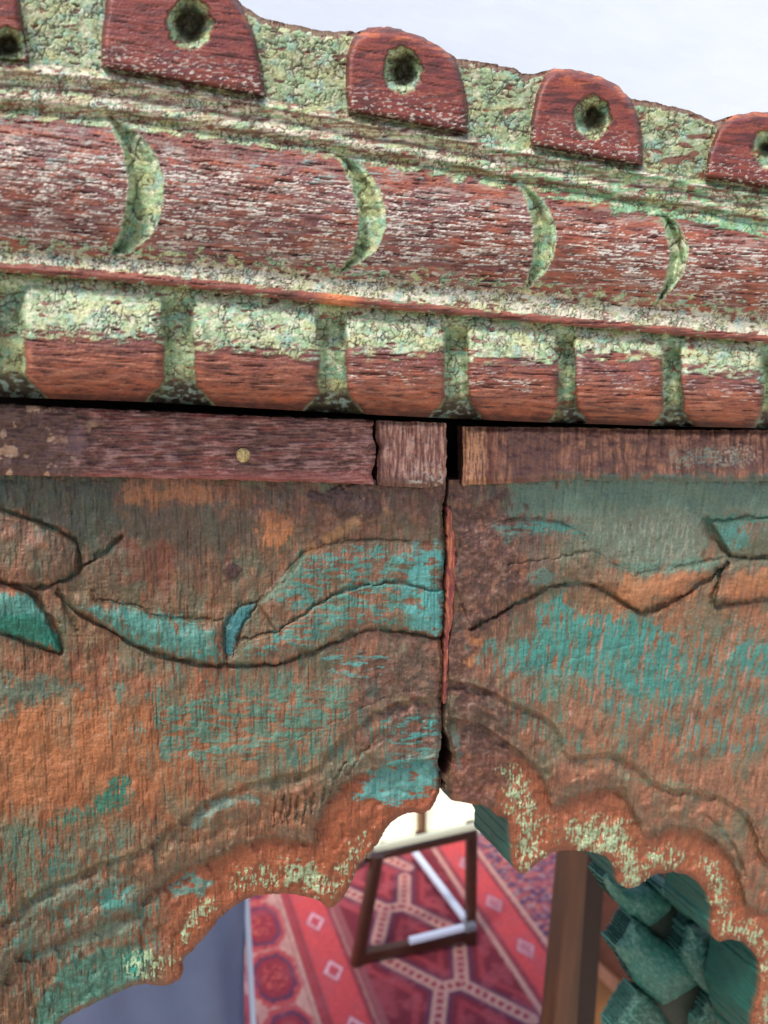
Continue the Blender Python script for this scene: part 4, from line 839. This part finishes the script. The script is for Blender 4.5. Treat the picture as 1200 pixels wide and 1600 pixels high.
def at(px, py, y):                              # the point seen at px,py at world distance y
    a, b, c = ray(px, py); k = y / b; return np.array([float(a * k), y, float(c * k + CAM[2])])
def bar(name, a, b, w, h, material, parent, bev=.18):
    """squared bar with eased edges from a to b"""
    a, b = Vector(a), Vector(b); z = (b - a).normalized(); u = Vector((0, 0, 1)) if abs(z.z) < .8 else Vector((1, 0, 0))
    x = z.cross(u).normalized(); y = x.cross(z).normalized(); V, Fq = [], []; e = bev * min(w, h)
    prof = [(-w/2+e, -h/2), (w/2-e, -h/2), (w/2, -h/2+e), (w/2, h/2-e), (w/2-e, h/2), (-w/2+e, h/2), (-w/2, h/2-e), (-w/2, -h/2+e)]
    for p in (a, b):
        for q in prof: V.append(tuple(p + x * q[0] + y * q[1]))
    Fq = [[i, (i + 1) % 8, 8 + (i + 1) % 8, 8 + i] for i in range(8)] + [list(range(8))[::-1], list(range(8, 16))]
    return mesh_obj(name, np.array(V), Fq, None, material, parent, False)
dark_wood = mat('dark_stool_wood', .35, .5, (72, 42, 30), .3, (30, 30, 200), 4, .001, cvar=.25)
sky_glint = mat('pale_sky_glint', .3, .6, (214, 222, 240), .1, (90, 90, 90), 3, .001)  # pale blue-white colour paints the sky's reflection onto the table bars
creamp = mat('cream_edge', .5, .4, (222, 224, 196), .1, (60, 60, 60), 3, .001)
st = empty('side_table', 'dark wooden side table frame with stretchers coloured as pale sky reflections, standing on the rug', 'table')
yF, yB = 1.66, 2.02
bar('leg', at(735, 1478, yF), at(737, 1286, yF), .026, .026, dark_wood, st)
bar('leg', at(557, 1508, yF + .02), at(590, 1336, yF + .02), .028, .028, dark_wood, st)
bar('leg', at(655, 1360, yB + .1), at(655, 1300, yB + .1), .022, .022, dark_wood, st)
bar('rail', at(553, 1496, yF + .02), at(733, 1460, yF), .022, .030, dark_wood, st)
bar('glint_stretcher', at(640, 1470, yF - .012), at(729, 1448, yF - .020), .016, .016, sky_glint, st)  # bar added as the bright reflection along the front rail
bar('glint_stretcher', at(638, 1318, yB), at(727, 1436, yF), .017, .017, sky_glint, st)
bar('rail', at(556, 1352, yF + .03), at(600, 1322, yF + .2), .02, .024, dark_wood, st)
bar('tabletop', at(585, 1326, 1.72), at(745, 1290, 1.62), .012, .016, creamp, st); bar('apron', at(575, 1342, 1.73), at(745, 1302, 1.63), .012, .018, dark_wood, st)
bar('corner_bracket', at(727, 1450, yF - .03), at(742, 1446, yF - .03), .02, .02, mat('bracket_metal', .35, .5, (120, 120, 128), .1, (90, 90, 90), 3, .001), st)
# bright window beyond the rug
wnd = empty('window', 'bright cream window pane with a brown mullion beyond the table', 'window'); wnd['kind'] = 'structure'
pm = bpy.data.materials.new('bright_pane'); pm.use_nodes = True; e = pm.node_tree.nodes['Principled BSDF']; e.inputs['Emission Color'].default_value = (1, .97, .68, 1); e.inputs['Emission Strength'].default_value = .42; e.inputs['Base Color'].default_value = (.8, .8, .7, 1)
bar('pane', (.70, 2.17, .19), (1.40, 2.17, .19), .02, .36, pm, wnd); mb = mat('mullion_wood', .6, .3, (120, 92, 66), .2, (50, 50, 50), 3, .001)
bar('mullion', at(658, 1190, 2.15), at(658, 1318, 2.15), .04, .02, mb, wnd); bar('sill', (.70, 2.13, .012), (1.40, 2.13, .012), .05, .022, creamp, wnd)
# slate upholstered chair back at the left
nu, nv = 60, 60; V = []
lr = np.array([at(381, 1380, 1.0), at(396, 1640, 1.0)])
for j in range(nv):
    for i in range(nu):
        u, v = i / (nu - 1), j / (nv - 1); x = 0.02 + (lr[0][0] - .02) * u + (lr[1][0] - lr[0][0]) * u * v; z = lr[0][2] + .05 + (lr[1][2] - lr[0][2] - .35) * v
        bulge = .05 * math.sin(math.pi * min(1, u * .93 + .07)) ** .6 + .006 * math.sin(9 * u + 4 * v) + .004 * math.sin(21 * u - 9 * v)
        V.append((x, 1.0 - bulge, z))
V = np.array(V); n_ = len(V); Vb = V.copy(); Vb[:, 1] = 1.06; vid = np.arange(n_).reshape(nv, nu)
Q = np.stack([vid[1:, :-1], vid[1:, 1:], vid[:-1, 1:], vid[:-1, :-1]], -1).reshape(-1, 4)
ring = np.concatenate([vid[0, :], vid[1:, -1], vid[-1, :-1][::-1], vid[1:-1, 0][::-1]]); Qs = np.stack([np.roll(ring, -1), ring, ring + n_, np.roll(ring, -1) + n_], -1)
slate = mat('slate_leather', .38, .5, (98, 110, 142), .15, (14, 14, 14), 4, .004, cvar=.1)
ch = empty('chair', 'slate blue upholstered chair back with pale piping seen low through the arch', 'chair')
mesh_obj('backrest', np.concatenate([V, Vb]), np.concatenate([Q, Q[:, ::-1] + n_, Qs]), None, slate, ch)
bar('piping', at(383, 1370, .995), at(399, 1660, .995), .007, .008, mat('pale_piping', .5, .4, (196, 204, 226), .1, (60, 60, 60), 3, .001), ch, .3)
for fx_ in (.05, .40): bar('leg', (fx_, 1.03, V[:, 2].min() + .02), (fx_, 1.03, 0.0), .03, .03, dark_wood, ch)

# brown cabinet with post, diagonal rail and panels
cab = empty('cabinet', 'brown wooden cabinet with upright post and diagonal rail behind the green reflection stand-in', 'cabinet')
pw = mat('post_wood', .42, .5, (80, 42, 20), .3, (60, 60, 6), 5, .001, cvar=.5); pdk = mat('shadow_wood', .6, .3, (44, 26, 20), .2, (40, 40, 6), 4, .001, cvar=.2)
pr_ = mat('red_panel_wood', .6, .3, (104, 54, 40), .2, (20, 20, 60), 4, .001, cvar=.2); po_ = mat('orange_panel_wood', .5, .4, (150, 94, 44), .2, (20, 60, 20), 4, .001, cvar=.25)
def poly_at(name, pts, y, th, material):
    a = np.array([at(px, py, y) for px, py in pts]); b = a.copy(); b[:, 1] += th; n = len(pts)
    nrm = sum((a[i][0] * a[(i + 1) % n][2] - a[(i + 1) % n][0] * a[i][2]) for i in range(n)); 
    f = [list(range(n)), list(range(n, 2 * n))[::-1]] + [[(i + 1) % n, i, n + i, n + (i + 1) % n] for i in range(n)]
    if nrm < 0: f = [q[::-1] for q in f]
    return mesh_obj(name, np.concatenate([a, b]), f, None, material, cab, False)
poly_at('post', [(897, 1290), (922, 1290), (897, 1660), (861, 1660)], .76, .03, pw)
poly_at('post_edge', [(921, 1290), (950, 1290), (925, 1660), (895, 1660)], .765, .03, pdk)
poly_at('panel', [(936, 1290), (1260, 1290), (1260, 1750), (905, 1750)], .80, .01, pr_)
poly_at('panel', [(905, 1490), (935, 1500), (1260, 1800), (880, 1800)], .795, .01, po_)
bar('rail', at(905, 1488, .775), at(1060, 1630, .775), .014, .016, mat('rail_wood', .5, .4, (132, 84, 64), .2, (40, 40, 40), 4, .001, cvar=.2), cab)

# green pieces added as stand-ins for the mirror reflection of the arch edge
ys4 = np.arange(1340, 1680, 2.0); xs4 = np.arange(900, 1290, 2.0); X, Y = np.meshgrid(xs4, ys4); old = STEP; STEP = 2.0
refl = empty('arch_reflection', 'dark green overlapping scales standing in for the reflected arch edge behind the right cusps', 'reflection stand-in')
gn = mat('green_reflection_paint', .55, .4, None, .6, (900, 900, 900), 4, .0005, cvar=.2)
def scale(poly, hb, bul, colr, seed, ang, name='scale', back=.066):  # each scale is an added piece standing in for the reflected arch edge
    P = smooth_poly(poly, True, 4); sd = poly_sdf(X, Y, P, True)[0]; ca, sa = math.cos(ang), math.sin(ang)
    u, v = X * ca + Y * sa, -X * sa + Y * ca; g = fbm(u, v, 12, 4, seed, 3); s = fbm(X, Y, 4, 4, seed + 1, 2)
    mx = max(1, -sd.min()); t = np.clip(-sd / mx, 0, 1); um = (u - u[sd < 0].min()) / (u[sd < 0].max() - u[sd < 0].min())
    h = (hb + bul * np.sqrt(1 - (1 - t) ** 2) - .004 * np.clip(um, -.5, 1.5)) 
    c = np.broadcast_to(srgb(colr), X.shape + (3,)).copy(); c = mix(c, srgb((96, 128, 116)), (name == 'scale') * ss(.1, .5, g + s * .5 + .35 * (1 - ss(0, .35, um))) * .7); c = mix(c, srgb((40, 52, 44)), ss(.1, .5, -g) * .5)
    relief((X, Y), P, h, (g * .4 + s * .15) * mm * (1 if name == 'scale' else .3), c, np.zeros(X.shape, int), {0: (name, None)}, refl, gn, back, (62, 104, 94))
cz = lambda pts: [(852 + a / 3.333, 1300 + b / 3.333) for a, b in pts]
scale(cz([(296, 245), (335, 205), (400, 255), (440, 290), (500, 290), (600, 300), (660, 380), (600, 455), (530, 492), (450, 440), (350, 340)]), -.056, .010, (44, 104, 92), 410, .8)
scale(cz([(455, 455), (520, 490), (590, 550), (690, 610), (770, 660), (800, 780), (740, 830), (640, 890), (590, 890), (480, 800), (425, 700), (362, 600), (405, 540)]), -.056, .012, (46, 106, 94), 420, .8)
scale(cz([(480, 835), (560, 880), (620, 960), (680, 1100), (420, 1150), (350, 1040), (430, 890)]), -.056, .010, (32, 80, 68), 430, .8)
scale(cz([(840, 860), (920, 900), (1010, 960), (1060, 1100), (820, 1150), (780, 990), (810, 930)]), -.056, .010, (30, 76, 66), 440, .8)
scale(cz([(740, 465), (860, 500), (980, 560), (1060, 700), (1060, 900), (980, 990), (850, 850), (770, 770), (690, 640), (715, 550)]), -.052, .012, (30, 92, 82), 450, .8)
scale(cz([(590, 300), (700, 300), (850, 430), (850, 540), (760, 470), (650, 370)]), -.052, .008, (30, 88, 78), 460, .8)
scale(cz([(560, 330), (760, 430), (760, 560), (700, 620), (560, 560), (500, 470)]), -.059, .003, (34, 46, 38), 470, .8, 'recess', .072)
scale(cz([(600, 780), (760, 720), (860, 860), (820, 960), (760, 1040), (600, 1000), (560, 900)]), -.059, .003, (38, 46, 38), 480, .8, 'recess', .072)
STEP = old
